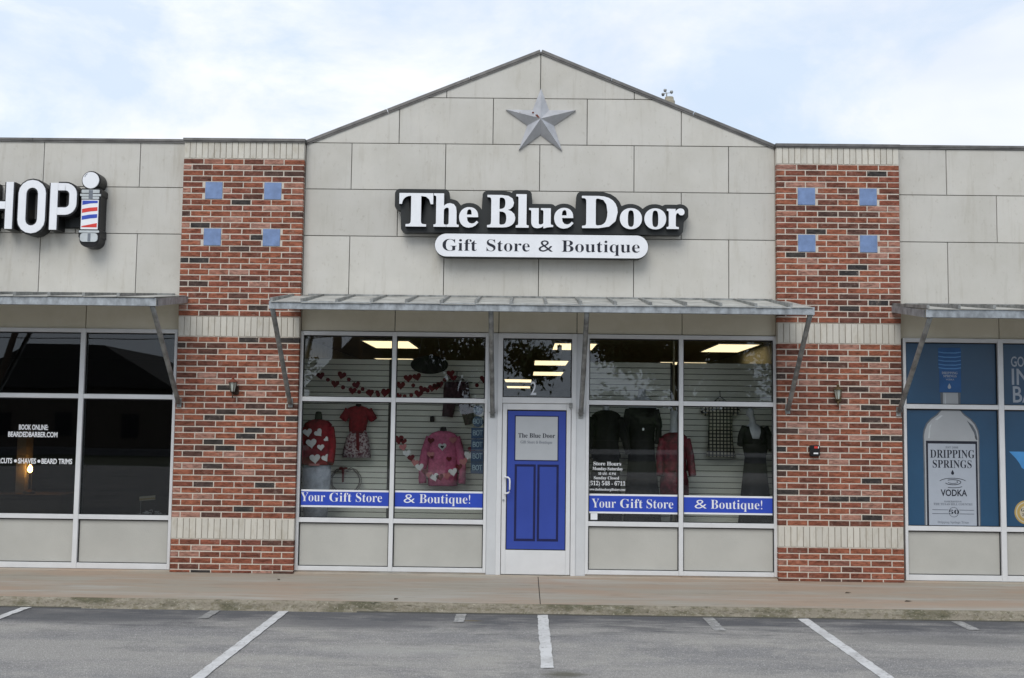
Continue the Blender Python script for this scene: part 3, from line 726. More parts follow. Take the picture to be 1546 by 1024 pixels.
pillar(-4.589, -3.035, 'red brick pillar with cream bands left of the centre window, one lantern and no key box on it', [tl(-4.298, zt1), tl(-3.538, zt1), tl(-4.298, zt2), tl(-3.538, zt2)])
pillar(3.030, 4.592, 'red brick pillar with cream bands right of the centre window, carrying a lantern and small black box', [tl(3.300, zt1), tl(4.085, zt1), tl(3.300, zt2), tl(4.085, zt2)])

# ================================================================== AWNINGS
def awning(x0, x1, zw, zf, fz0, fz1, label, brackets, dep=1.3, first=None):
    T = thing('awning', label, 'awning', ((x0+x1)/2, 0, zw), 'galvanised metal awnings over the shopfronts')
    n = round((x1-x0)/.4064); w = .4064 if first is None else .4064
    edges = [x0+.02]; x = x0+.02+.36
    while x < x1-.1: edges.append(x); x += w
    edges.append(x1-.02)
    sl = (zw-zf)/dep
    for a, b in zip(edges, edges[1:]):
        dz = random.uniform(-.004, .005); lift = random.uniform(0, .006)
        mb = MB(); g = .004
        yb, yf = -.012, -dep-.03
        def quad(xa, xb, za, zb_, th, ya=yb, yb2=yf):
            # sloping slab: z at wall za, at front zb_
            mb.add([(xa, ya, za), (xb, ya, za), (xb, yb2, zb_), (xa, yb2, zb_), (xa, ya, za-th), (xb, ya, za-th), (xb, yb2, zb_-th), (xa, yb2, zb_-th)],
                   [(0, 3, 2, 1), (4, 5, 6, 7), (3, 7, 6, 2), (0, 4, 7, 3), (1, 2, 6, 5), (0, 1, 5, 4)])
        quad(a+g, b-g, zw, zf-.03*sl+dz, .008)
        mb.build('roof_sheet', 'roofing', T)
        mb = MB(); quad(a-.012, a+.022, zw+.022, zf+.040+dz, .040, yb2=yf+.02)      # raised seam between sheets; darker steel paints in its shaded side
        mb.build('seam', 'galv_d', T)
    mb = MB()   # channel fascia, lips turned back
    mb.box(x0, x1, -dep-.012, -dep, fz0, fz1); mb.box(x0, x1, -dep+.0005, -dep+.045, fz1-.008, fz1); mb.box(x0, x1, -dep+.0005, -dep+.045, fz0, fz0+.008)
    mb.build('fascia', 'galv', T)
    for x in (x0, x1-.012):
        mb = MB(); za, zb_ = zw-.012, zf-.012; h = fz1-fz0
        xa, xb = x, x+.012
        mb.add([(xa, -dep+.05, zb_), (xb, -dep+.05, zb_), (xb, -.02, za), (xa, -.02, za), (xa, -dep+.05, zb_-h), (xb, -dep+.05, zb_-h), (xb, -.02, za-h*.9), (xa, -.02, za-h*.9)],
               [(0, 1, 2, 3), (7, 6, 5, 4), (0, 4, 5, 1), (2, 6, 7, 3), (0, 3, 7, 4), (1, 5, 6, 2)])
        mb.build('end_channel', 'galv', T)
    k = max(2, round((x1-x0)/1.05))
    for i in range(1, k):
        x = x0+(x1-x0)*i/k; mb = MB(); za, zb_ = zw-.02, zf-.02
        mb.add([(x, -dep+.05, zb_), (x+.05, -dep+.05, zb_), (x+.05, -.02, za), (x, -.02, za), (x, -dep+.05, zb_-.07), (x+.05, -dep+.05, zb_-.07), (x+.05, -.02, za-.07), (x, -.02, za-.07)],
               [(0, 1, 2, 3), (7, 6, 5, 4), (0, 4, 5, 1), (2, 6, 7, 3), (0, 3, 7, 4), (1, 5, 6, 2)])
        mb.build('rafter', 'galv_d', T)
    mb = MB(); mb.box(x0, x1, -.03, -.008, zw-.01, zw+.048) if False else mb.prism(rect(x0+.2, x1-.2, zw+.001, zw+.022), -.016, -.004); mb.build('wall_flashing', 'galv_d', T)  # flashing's dark tone stands in for the shadow line at the wall
    for bx, bz, by in brackets:
        mb = MB(); a = Vector((bx, -dep+.04, fz0+.02)); c = Vector((bx, by-.03, bz+.03)); n = 10
        pts = [a.lerp(c, i/n) for i in range(n+1)]
        mb.tube(pts, .030, 12)
        mb.build('bracket_pipe', 'galv_d', T, smooth=True)
        mb = MB(); mb.prism(rect(bx-.03, bx+.03, bz-.03, bz+.09), by-.012, by-.0005, bev=.002); mb.tube([(bx, by-.012, bz+.0), (bx, by-.022, bz+.0)], .012, 8)
        mb.tube([(bx-.04, by-.03, bz+.035), (bx+.04, by-.03, bz+.035)], .008, 8); mb.build('bracket_foot', 'galv_d', T)
    return T
awning(-3.155, 3.19, 3.625, 3.405, 3.318, 3.408, 'weathered galvanised awning across the gabled centre shopfront', [(-3.125, 2.215, -.105), (-.565, 2.12, -.02), (.557, 2.125, -.02), (3.154, 2.215, -.105)])
awning(-11.0, -4.475, 3.61, 3.44, 3.335, 3.425, 'galvanised awning over the dark barber shop windows', [(-4.54, 2.20, -.105), (-7.05, 2.12, -.02), (-9.45, 2.12, -.02)])
awning(4.475, 11.0, 3.59, 3.41, 3.305, 3.395, 'galvanised awning over the blue poster windows', [(4.545, 2.20, -.105), (7.09, 2.12, -.02), (9.51, 2.12, -.02)])

# ================================================================== SIGNS
SG = thing('shop_sign', 'black contour sign with raised white serif letters reading The Blue Door', 'sign', (0, -.05, 4.4))
letters = [('T', -1.782, -1.350, 4.495, 4.925), ('h', -1.342, -1.022, 4.495, 4.925), ('e', -1.018, -.772, 4.488, 4.752), ('B', -.662, -.305, 4.495, 4.912), ('l', -.298, -.134, 4.495, 4.925), ('u', -.131, .176, 4.488, 4.748),
           ('e', .188, .434, 4.488, 4.755), ('D', .537, .992, 4.498, 4.912), ('o', 1.020, 1.300, 4.490, 4.760), ('o', 1.330, 1.606, 4.490, 4.760), ('r', 1.612, 1.838, 4.498, 4.762)]
pts = []
for ch, a, b, z0, z1 in letters:
    o = text('letter', ch, a, b, 0, 0, -.232, -.160, ['white', 'navy'], SG, off=.012, zfit=(z0, z1))
    for e_ in o.data.edges:
        p, q = o.data.vertices[e_.vertices[0]].co, o.data.vertices[e_.vertices[1]].co
        nk = max(2, int((p-q).length/.006))
        for k in range(nk): t = k/nk; pts.append((p.x+(q.x-p.x)*t, p.z+(q.z-p.z)*t))
rr = .067; tops, bots = [], []
x = -1.782-rr+.002; xe = 1.838+rr-.002; st = .0095
while x <= xe:
    near = [(px, pz) for px, pz in pts if abs(px-x) < rr]
    zt = max(pz+math.sqrt(rr*rr-(px-x)**2) for px, pz in near) if near else tops[-1][1]
    zb = min(pz-math.sqrt(rr*rr-(px-x)**2) for px, pz in near) if near else bots[-1][1]
    if -1.66 < x < 1.80: zb = 4.432
    if -.775 < x < -.66: zt = max(zt, 4.70)
    if .44 < x < .54: zt = max(zt, 4.72)
    tops.append((x, zt)); bots.append((x, zb)); x += st
# strip body (columns), so the concave outline triangulates cleanly
mb = MB(); n = len(tops); yf, yb = -.165, -.045
for (x, zt), (_, zb) in zip(tops, bots): mb.v += [(x, yf, zb), (x, yf, zt), (x, yb, zb), (x, yb, zt)]
for i in range(n-1):
    a, b = 4*i, 4*i+4
    mb.f += [(a, b, b+1, a+1), (a+2, a+3, b+3, b+2), (a+1, b+1, b+3, a+3), (a, a+2, b+2, b)]; mb.m += [0]*4
mb.f += [(0, 1, 3, 2), (4*n-4, 4*n-2, 4*n-1, 4*n-3)]; mb.m += [0, 0]
mb.build('backing', 'charcoal', SG)
mb = MB()
for x in (-1.4, -.5, .4, 1.3): mb.box(x-.02, x+.02, -.045, -.001, 4.5, 4.6)
mb.build('mounting_stud', 'galv_d', SG)
S2 = thing('capsule_sign', 'white pill shaped sign reading Gift Store & Boutique under the black lettered sign', 'sign', (0, -.05, 4.1))
mb = MB(); mb.prism(rrect(-1.325, 1.385, 4.118, 4.418, .149, 12), -.20, -.05, mi=0, mside=1, bev=.004); mb.build('face_panel', ['white', 'charcoal'], S2)
for t, a, b in (('Gift', -1.225, -.788), ('Store', -.665, -.118), ('&', -.005, .175), ('Boutique', .288, 1.275)):
    text('lettering', t, a, b, 4.196, .148, -.2025, -.2003, 'ink', S2, off=-.008)
mb = MB()
for x in (-.9, 0, .9): mb.box(x-.02, x+.02, -.05, -.001, 4.2, 4.3)
mb.build('mounting_stud', 'galv_d', S2)

# star
ST = thing('wall_star', 'large grey metal five pointed barn star with a rust spot high on the gable', 'star', (.008, 0, 5.93))
cx, cz = .006, 5.930
def star_pts(ro, ri):
    out = []
    for k in range(10):
        r_ = ro if k % 2 == 0 else ri; a = R(90+36*k); out.append((cx+r_*math.cos(a), cz+r_*math.sin(a)))
    return out
sp = star_pts(.475, .182); sp[0] = (cx, cz+.43); c0 = Vector((cx, -.15, cz))
mb = MB(); vs = [tuple(c0)]+[(x, -.012 if i % 2 else -.03, z) for i, (x, z) in enumerate(sp)]+[(x, -.003, z) for x, z in sp]
fs = []
for i in range(10):
    j = (i+1) % 10; fs += [(0, 1+i, 1+j), (1+i, 11+i, 11+j, 1+j)]
fs = [f[::-1] if len(f) == 3 else f for f in fs]
mb.add(vs, fs)
mb.add([], []) ; mb.build('star_body', 'star', ST)
mb = MB(); mb.prism([(cx-.075, cz+.05), (cx-.045, cz+.055), (cx-.012, cz+.01), (cx-.02, cz+.004)], -.143, -.128); mb.prism(circ(cx-.30, cz+.098, .016, 8, .006), -.062, -.05); mb.prism(circ(cx-.27, cz+.094, .012, 8, .006), -.07, -.055)
mb.prism(circ(cx-.10, cz+.098, .015, 8, .008), -.085, -.07); mb.build('rust_spot', 'rust', ST)

# barber sign
BS = thing('barber_sign', 'black channel letter sign with white faces ending in HOP beside the barber pole', 'sign', (-6.5, 0, 4.4))
def chan(name, strokes, w=.098):
    mb = MB()
    for i, (p, c) in enumerate(strokes):
        stroke(mb, p, w+.036, -.225-.0006*i, -.02, c, 1); stroke(mb, p, w-.004, -.240-.0004*i, -.2252-.0006*i, c, 0)
    mb.build(name, ['white', 'black'], BS)
def arcp(cx_, cz_, r_, a0, a1, n=8): return [(cx_+r_*math.cos(R(a0+(a1-a0)*i/n)), cz_+r_*math.sin(R(a0+(a1-a0)*i/n))) for i in range(n+1)]
chan('letter', [([(-7.03, 4.41), (-7.03, 5.015)], False), ([(-6.765, 4.41), (-6.765, 5.015)], False), ([(-6.98, 4.715), (-6.815, 4.715)], False)])
ov = arcp(-6.475, 4.87, .125, 0, 180)+arcp(-6.475, 4.53, .125, 180, 360)
chan('letter', [(ov, True)], .102)
chan('letter', [([(-6.195, 4.405), (-6.195, 5.01)], False), ([(-6.146, 4.96), (-6.05, 4.96)]+arcp(-6.05, 4.86, .10, 90, 0, 6)+arcp(-6.05, 4.745, .10, 0, -90, 6)+[(-6.146, 4.645)], False)])
sv = arcp(-7.40, 4.87, .105, 10, 180)+[(-7.505, 4.82), (-7.295, 4.62)]+arcp(-7.40, 4.53, .105, 0, -170)
chan('letter', [(sv, False)])
mb = MB(); mb.box(-7.5, -5.7, -.02, -.002, 4.46, 4.58); mb.box(-6.05, -5.86, -.06, -.021, 4.47, 4.60); mb.build('raceway', 'charcoal', BS)
BP = thing('barber_pole_sign', 'flat barber pole cutout with red, white and blue stripes and a round white globe', 'sign', (-5.725, 0, 4.2))
px = -5.728
mb = MB()
mb.prism(circ(px-.003, 5.048, .122, 32), -.225, -.01, bev=.004); mb.prism(rrect(px-.126, px+.126, 4.19, 4.955, .10), -.223, -.012, bev=.004)
mb.prism(rrect(px-.138, px+.138, 4.84, 4.945, .03), -.224, -.011); mb.prism(rrect(px-.138, px+.138, 4.30, 4.43, .03), -.224, -.011); mb.build('backing', 'black', BP)
mb = MB(); mb.prism(circ(px-.004, 5.048, .106, 32), -.24, -.2255); mb.build('globe', 'white', BP)
mb = MB(); mb.prism(rect(px-.108, px+.108, 4.415, 4.795), -.24, -.2255); mb.build('shaft', 'white', BP)
mb = MB()
for z0, z1, hw in ((4.883, 4.925, .115), (4.842, 4.872, .132), (4.805, 4.836, .112), (4.372, 4.400, .128), (4.255, 4.366, .112)):
    mb = MB(); mb.prism(rrect(px-hw, px+hw, z0, z1, .04 if z1-z0 > .08 else .010, 4), -.24, -.2255); mb.build('collar', 'chrome', BP)
mb = MB()
for z0, z1, hw in ((4.808, 4.92, .026), (4.26, 4.362, .018)): mb.prism(rect(px-hw+.005, px+hw+.005, z0, z1), -.242, -.2405)
mb.prism([(px-.085, 5.09), (px-.07, 5.12), (px-.045, 5.135), (px-.05, 5.125), (px-.07, 5.108), (px-.078, 5.085)], -.242, -.2405); mb.build('collar_shadow_print', 'ink_g', BP)
for zc, m in ((4.755, 'bl2'), (4.665, 'red'), (4.575, 'bl2'), (4.475, 'red')):
    mb = MB(); a, b = px-.098, px+.098
    if zc > 4.74: p = [(a, zc-.028), (px, zc-.008), (b, zc-.002), (b, zc+.028), (a, zc+.028)]
    elif zc < 4.5: p = [(a, zc-.035), (b, zc-.035), (b, zc+.02), (px, zc+.0), (a, zc-.02)]
    else: p = [(a, zc-.040), (px, zc-.022), (b, zc-.012), (b, zc+.036), (px, zc+.028), (a, zc+.010)]
    mb.prism(p, -.242, -.2405); mb.build('stripe', m, BP)

# ================================================================== WINDOW GRAPHICS
def banner(x0, x1, z0, z1, words, label):
    T = thing('window_banner', label, 'window banner', ((x0+x1)/2, .02, z0), 'blue banners across the shop windows')
    mb = MB(); mb.prism(rect(x0, x1, z0, z1), .0265, .0285); mb.build('white_border', 'white_m', T)
    mb = MB(); mb.prism(rect(x0, x1, z0+.023, z1-.023), .0245, .026); mb.build('blue_field', 'blue', T)
    zb = z0+.072
    for t, a, b in words: text('lettering', t, a, b, zb, .112, .0225, .0240, 'white_m', T, off=-.0085)
YG = [('Your', .013, .322), ('Gift', .378, .660), ('Store', .714, 1.046)]
AB = [('&', .125, .268), ('Boutique!', .324, .969)]
YG2 = [('Your', .045, .350), ('Gift', .405, .690), ('Store', .739, 1.075)]
AB2 = [('&', .148, .300), ('Boutique!', .352, 1.0)]
banner(-2.996, -1.859, .930, 1.150, [(t, -3.0+a, -3.0+b) for t, a, b in YG], 'blue banner reading Your Gift Store below the red heart sweater')
banner(-1.801, -.667, .926, 1.152, [(t, -1.803+a, -1.803+b) for t, a, b in AB], 'blue banner reading & Boutique! under the pink sweater')
banner(.662, 1.798, .900, 1.145, [(t, .660+a, .660+b) for t, a, b in YG2], 'blue banner reading Your Gift Store directly beneath the white store hours lettering')
banner(1.857, 2.996, .905, 1.140, [(t, 1.857+a, 1.857+b) for t, a, b in AB2], 'blue banner reading & Boutique! under the checked dress')
HL = thing('store_hours_lettering', 'white vinyl store hours and phone number on the right window', 'lettering', (.9, .02, 1.19))
for t, a, b, z, c in (('Store Hours', .722, 1.075, 1.503, .046), ('Monday-Saturday', .712, 1.095, 1.443, .040), ('10 AM - 6 PM', .785, 1.010, 1.384, .030), ('Sunday Closed', .730, 1.050, 1.328, .036),
                      ('(512) 548 - 6711', .668, 1.128, 1.252, .052), ('www.thebluedoorgiftstore.com', .672, 1.128, 1.186, .030)):
    text('lettering', t, a, b, z, c, .0265, .0285, 'white_m', HL)
o = text('suite_number', '2', -.085, -.012, 2.388, .165, .0285, .0315, 'white_m', None, serif=False, off=.012)
tag(o, 'white number 2 on the glass above the blue door', 'number')
mb = MB(); mb.prism(rect(.692, .778, .818, .905), .0265, .0285); o = mb.build('window_sticker', 'white_m'); tag(o, 'small white square sticker low in the window below the store hours', 'sticker')
BL = thing('barber_lettering', 'white condensed vinyl lettering about booking and haircuts on the dark window', 'lettering', (-6.4, .02, 1.4))
for t, a, b, z, c in (('BOOK ONLINE:', -6.628, -6.252, 1.862, .062), ('BEARDEDBARBER.COM', -6.762, -6.128, 1.770, .062), ('HAIRCUTS', -6.98, -6.695, 1.432, .062), ('SHAVES', -6.620, -6.388, 1.432, .062), ('BEARD TRIMS', -6.318, -5.925, 1.432, .062)):
    text('lettering', t, a, b, z, c, .0265, .0285, 'white_m', BL, serif=False, off=.026)
for x in (-6.652, -6.352):
    mb = MB(); mb.prism(circ(x, 1.462, .020, 14), .0265, .0285); mb.build('bullet', 'white_m', BL)

# bottle poster
V1 = thing('window_poster', 'blue window poster of a tall grey vodka bottle with a white label', 'poster', (5.26, .02, .8))
for z0, z1 in ((.803, 2.267), (2.331, 3.113)):
    mb = MB(); mb.prism(rect(4.678, 5.836, z0, z1), .0272, .0292); mb.build('blue_film', 'film', V1)
bc = 5.248
half = [(.128, 2.48), (.122, 2.30), (.135, 2.25), (.185, 2.20), (.255, 2.15), (.31, 2.09), (.345, 2.01), (.357, 1.93), (.352, 1.5), (.352, .804)]
mb = MB(); p = [(bc-x, z) for x, z in half]+[(bc+x, z) for x, z in half[::-1]]; mb.prism(p, .0256, .0268); mb.build('bottle_outline', 'bottle_e', V1)
half2 = [(.095, 2.478), (.098, 2.30), (.11, 2.26), (.165, 2.195), (.24, 2.14), (.295, 2.08), (.33, 2.0), (.342, 1.93), (.337, 1.5), (.337, .806)]
mb = MB(); p = [(bc-x, z) for x, z in half2]+[(bc+x, z) for x, z in half2[::-1]]; mb.prism(p, .0243, .0252); mb.build('bottle_body', 'bottle', V1)
mb = MB(); mb.prism(rect(bc-.138, bc+.138, 2.485, 2.80), .0256, .0268); mb.prism(rrect(bc-.148, bc+.142, 2.80, 3.052, .02, 4), .0256, .0268); mb.build('bottle_cap', 'cap_blue', V1)
mb = MB()
for z in (2.79, 2.835, 2.885, 2.935, 2.99): mb.prism([(bc-.146, z), (bc-.07, z-.012), (bc+.07, z-.012), (bc+.14, z), (bc+.14, z+.012), (bc+.07, z+.002), (bc-.07, z+.002), (bc-.146, z+.012)], .0243, .0252)
mb.build('cap_ridge', 'cap_line', V1)
mb = MB()
mb.prism([(bc-.275, 2.05), (bc-.245, 2.09), (bc-.262, 2.02), (bc-.272, 1.90), (bc-.292, 1.90)], .0231, .0240); mb.prism([(bc-.205, 2.135), (bc-.13, 2.19), (bc-.10, 2.19), (bc-.17, 2.13)], .0231, .0240)
mb.prism([(bc-.075, 2.47), (bc-.075, 2.30), (bc-.06, 2.30), (bc-.06, 2.47)], .0231, .0240); mb.prism([(bc+.30, 1.95), (bc+.315, 1.92), (bc+.318, 1.88), (bc+.308, 1.88)], .0231, .0240)
mb.build('bottle_highlight', 'chrome', V1)
mb = MB(); mb.prism([(bc+.20, 2.13), (bc+.27, 2.07), (bc+.31, 2.0), (bc+.325, 1.93), (bc+.33, 1.885), (bc+.31, 1.885), (bc+.29, 1.97), (bc+.24, 2.06)], .0231, .0240); mb.build('bottle_shading', 'bottle_e', V1)
text('cap_lettering', 'DRIPPING', bc-.105, bc+.095, 2.715, .030, .0243, .0252, 'label', V1); text('cap_lettering', 'SPRINGS', bc-.085, bc+.080, 2.675, .030, .0243, .0252, 'label', V1)
text('cap_lettering', 'VODKA', bc-.055, bc+.05, 2.635, .022, .0243, .0252, 'label', V1, serif=False)
def drop(cx_, cz_, s): return [(cx_, cz_+s)]+[(cx_+s*.55*math.cos(R(a)), cz_-s*.25+s*.6*math.sin(R(a))) for a in range(30, -211, -24)]
mb = MB(); mb.prism(drop(bc-.012, 2.560, .038), .0243, .0252); mb.build('drop_mark', 'label', V1)
mb = MB(); mb.prism(rect(bc-.320, bc+.325, .807, 1.868), .0229, .0239); mb.build('label_border', 'ink', V1)
mb = MB(); mb.prism(rect(bc-.296, bc+.301, .809, 1.833), .0215, .0225); mb.build('label_paper', 'label', V1)
Y0, Y1 = .0200, .0211
text('label_lettering', 'EST 2008', bc-.075, bc+.085, 1.775, .024, Y0, Y1, 'ink_g', V1)
text('label_lettering', 'DRIPPING', bc-.270, bc+.288, 1.655, .100, Y0, Y1, 'ink', V1, off=-.004); text('label_lettering', 'SPRINGS', bc-.240, bc+.250, 1.530, .096, Y0, Y1, 'ink', V1, off=-.004)
mb = MB(); mb.prism(drop(bc+.008, 1.472, .034), Y0, Y1); mb.build('drop_mark', 'ink', V1)
mb = MB()
for rx, rz, a0, a1, zc, w in ((.17, .05, 20, 165, 1.350, .007), (.10, .032, -160, 130, 1.350, .008), (.06, .018, 190, 400, 1.352, .006), (.15, .045, 245, 320, 1.325, .007)):
    pp = [(bc+.01+rx*math.cos(R(a0+(a1-a0)*i/20)), zc+rz*math.sin(R(a0+(a1-a0)*i/20))) for i in range(21)]
    stroke(mb, pp, w, Y0-.0002*len(mb.f)/80, Y1)
mb.build('ripple_mark', 'ink', V1)
text('label_lettering', 'VODKA', bc-.145, bc+.185, 1.178, .078, Y0, Y1, 'ink', V1, serif=False, off=.02)
text('label_lettering', 'HANDCRAFTED IN', bc-.105, bc+.115, 1.098, .020, Y0, Y1, 'ink_g', V1); text('label_lettering', 'THE TEXAS HILL COUNTRY', bc-.235, bc+.255, 1.062, .026, Y0, Y1, 'ink_g', V1)
mb = MB()
for z in (1.000, .952):
    mb.prism(rect(bc-.255, bc-.052, z, z+.005), Y0, Y1); mb.prism(rect(bc+.082, bc+.27, z, z+.005), Y0, Y1)
stroke(mb, circ(bc+.015, .975, .060, 28), .004, Y0-.0003, Y1, True); mb.build('rule_line', 'ink', V1)
text('label_lettering', '50', bc-.048, bc+.080, .952, .050, Y0-.0006, Y1-.0006, 'ink', V1)
text('label_lettering', 'Dripping Springs Texas', bc-.19, bc+.20, .835, .030, Y0, Y1, 'ink_g', V1, off=-.01)
V2 = thing('window_poster', 'blue window poster with large grey words and a gold seal at the right edge', 'poster', (6.4, .02, .8))
for z0, z1 in ((.803, 2.267), (2.331, 3.113)):
    mb = MB(); mb.prism(rect(5.907, 7.058, z0, z1), .0272, .0292); mb.build('blue_film', 'film', V2)
for t, a, b, z, c in (('GOOD', 6.022, 6.36, 2.822, .125), ('IN', 6.028, 6.25, 2.592, .200), ('BAR', 6.038, 6.46, 2.368, .200)): text('lettering', t, a, b, z, c, .0250, .0268, 'label', V2, serif=False, off=.01)
mb = MB(); mb.prism([(5.975, 1.745), (6.06, 1.655), (6.10, 1.60), (6.13, 1.54), (6.20, 1.50), (6.28, 1.40), (6.42, 1.22), (6.47, 1.36), (6.62, 1.52), (6.66, 1.75), (6.45, 1.78), (6.45, 2.0), (6.28, 2.0), (6.28, 1.745)], .0256, .0268); mb.build('state_shape', 'film2', V2)
for r_, m, y in ((.150, 'gold', .0256), (.132, 'cream', .0243), (.118, 'gold', .0230), (.085, 'cream', .0217)):
    mb = MB(); mb.prism(circ(6.175, .985, r_, 40), y, y+.0010); mb.build('seal_ring', m, V2)
text('seal_lettering', 'G', 6.105, 6.145, .995, .038, .0204, .0214, 'ink', V2); text('seal_lettering', '2', 6.12, 6.145, .94, .03, .0204, .0214, 'ink', V2)
for i, (a, b) in enumerate(RX[2:]):
    mb = MB()
    for z0, z1 in ((.803, 2.267), (2.331, 3.113)): mb.prism(rect(a+.002, b-.002, z0, z1), .0272, .0292)
    o = mb.build('window_film', 'film'); tag(o, ('first', 'second', 'third')[i]+' plain blue film bay right of the gold seal poster', 'window film', 'plain blue window films')

# ================================================================== WALL FITTINGS
def lantern(x, metal, label):
    T = thing('wall_lantern', label, 'wall lamp', (x, -.1, 2.45), 'lanterns on the brick pillars')
    y = -.175
    mb = MB(); mb.prism(rrect(x-.035+.02, x+.04+.02, 2.335, 2.455, .03, 5), -.118, -.1005, bev=.005); mb.build('backplate', metal, T)
    mb = MB(); mb.tube([(x+.015, -.115, 2.37), (x+.005, -.15, 2.345), (x, y, 2.345), (x, y, 2.375)], .007, 8); mb.tube([(x, y, 2.365), (x, y, 2.30), (x, y, 2.285)], [.012, .008, .003], 8); mb.build('arm', metal, T, smooth=True)
    mb = MB(); mb.loft([(x, y, 2.375, .026, .026), (x, y, 2.49, .047, .047)], 6); mb.build('lamp_glass', 'lglass', T)
    mb = MB()
    for k in range(6):
        a = 2*math.pi*k/6; mb.tube([(x+.027*math.cos(a), y+.027*math.sin(a), 2.372), (x+.049*math.cos(a), y+.049*math.sin(a), 2.492)], .0042, 5)
    mb.loft([(x, y, 2.362, .024, .024), (x, y, 2.376, .030, .030)], 12); mb.build('cage', metal, T)
    mb = MB(); mb.loft([(x, y, 2.490, .060, .060), (x, y, 2.500, .060, .060), (x, y, 2.522, .030, .030), (x, y, 2.535, .014, .014), (x, y, 2.548, .020, .020), (x, y, 2.565, .006, .006)], 14); mb.build('cap', 'rust' if metal == 'bronze' else metal, T)
lantern(-3.845, 'bronze', 'small weathered bronze lantern on the left brick pillar')
lantern(3.768, 'brass', 'small tarnished brass lantern on the right brick pillar above the black box')
KB = thing('key_box', 'small black wall box with a red and a white mark on the right brick pillar', 'box', (3.482, -.1, 1.72))
mb = MB(); mb.prism(rrect(3.422, 3.544, 1.655, 1.795, .02, 4), -.155, -.101, bev=.008); mb.build('case', 'black', KB)
mb = MB(); mb.prism(rrect(3.470, 3.515, 1.755, 1.783, .006, 2), -.158, -.1555); mb.build('red_light', 'red', KB)
mb = MB(); mb.prism(rrect(3.462, 3.52, 1.685, 1.703, .004, 2), -.158, -.1555); mb.prism(rrect(3.519, 3.529, 1.756, 1.78, .003, 2), -.158, -.1555); mb.build('white_tag', 'white_m', KB)
AN = thing('weather_sensor', 'tiny cream weather sensor with grey cups on the right slope of the gable roof', 'weather sensor', (1.69, .3, 6.2))
mb = MB(); mb.loft([(1.70, .22, 6.13, .075, .06), (1.70, .22, 6.285, .075, .06), (1.70, .22, 6.295, .062, .05), (1.70, .22, 6.335, .055, .045)], 8); mb.build('housing', 'tan', AN)
mb = MB(); mb.tube([(1.665, .22, 6.33), (1.665, .22, 6.385)], .008, 8); mb.tube([(1.62, .22, 6.375), (1.655, .22, 6.388), (1.72, .2, 6.388)], .004, 6); mb.tube([(1.665, .22, 6.388), (1.650, .24, 6.42)], .004, 6); mb.build('spindle', 'galv_d', AN)
for x, y, z in ((1.618, .22, 6.368), (1.648, .24, 6.428), (1.727, .20, 6.395)):
    mb = MB(); mb.loft([(x, y, z-.02, .008, .008), (x, y, z-.012, .018, .018), (x, y, z+.004, .022, .022), (x, y, z+.018, .019, .019)], 10); mb.build('cup', 'galv_d', AN, smooth=True)

# ================================================================== SHOP INTERIORS
def struct_box(name, b, mat):
    mb = MB(); mb.box(*b); return mb.build(name, mat, kind='structure')
struct_box('interior_floor', (-12.4, 12.4, .29, 25.7, .02, .10), 'infloor')
struct_box('interior_floor', (-12.4, 12.4, .10, .289, .02, .108), 'infloor')
struct_box('ceiling', (-3.3, 3.3, .29, 25.7, 3.205, 3.25), 'inceil')
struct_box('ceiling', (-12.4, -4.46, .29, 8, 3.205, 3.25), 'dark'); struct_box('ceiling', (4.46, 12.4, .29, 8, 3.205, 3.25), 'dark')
struct_box('partition_wall', (-3.42, -3.30, .29, 25.7, .101, 3.2), 'inwall'); struct_box('partition_wall', (3.30, 3.42, .29, 25.7, .101, 3.2), 'inwall')
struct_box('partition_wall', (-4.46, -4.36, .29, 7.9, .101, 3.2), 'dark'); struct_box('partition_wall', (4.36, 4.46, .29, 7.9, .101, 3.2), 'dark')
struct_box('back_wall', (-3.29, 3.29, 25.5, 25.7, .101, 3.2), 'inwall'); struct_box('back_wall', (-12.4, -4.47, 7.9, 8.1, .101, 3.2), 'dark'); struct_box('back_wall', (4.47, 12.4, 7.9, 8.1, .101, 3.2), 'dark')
struct_box('window_platform', (-3.29, -.64, .30, 1.09, .101, .45), 'infloor'); struct_box('window_platform', (.64, 3.29, .30, 1.09, .101, .45), 'infloor')
for x0, x1, y0, y1, lab in ((-2.53, -1.86, 1.90, 3.45, 'lit ceiling panel behind the left window, nearest the glass'), (-2.95, -2.25, 6.3, 7.5, 'lit ceiling strip deep behind the left window above the oval sign'),
                            (.27, .88, 1.95, 3.35, 'lit ceiling panel cut by a round black dot at the right corner above the door'), (.02, .64, 6.4, 8.0, 'second lit ceiling panel from the glass above the door'),
                            (.03, .70, 10.8, 12.7, 'third lit ceiling panel from the glass above the door'), (-.71, .0, 15.2, 17.2, 'upper of two thin lit ceiling panels at the left above the door'),
                            (-.74, -.01, 20.5, 22.4, 'lowest thin lit ceiling panel at the left above the door'), (2.62, 3.20, 1.75, 3.45, 'lit ceiling panel behind the right window, nearest the glass'), (2.35, 3.2, 6.4, 7.2, 'thin lit ceiling strip deep behind the right window')):
    T = thing('ceiling_light', lab, 'ceiling light', ((x0+x1)/2, (y0+y1)/2, 3.19), 'lit ceiling panels inside the centre shop')
    mb = MB(); mb.box(x0, x1, y0, y1, 3.192, 3.2); mb.build('diffuser', 'tube', T)
    mb = MB(); mb.box(x0-.02, x1+.02, y0-.02, y0-.001, 3.188, 3.204); mb.box(x0-.02, x1+.02, y1+.001, y1+.02, 3.188, 3.204); mb.box(x0-.02, x0-.001, y0-.001, y1+.001, 3.188, 3.204); mb.box(x1+.001, x1+.02, y0-.001, y1+.001, 3.188, 3.204); mb.build('trim', 'white_m', T)
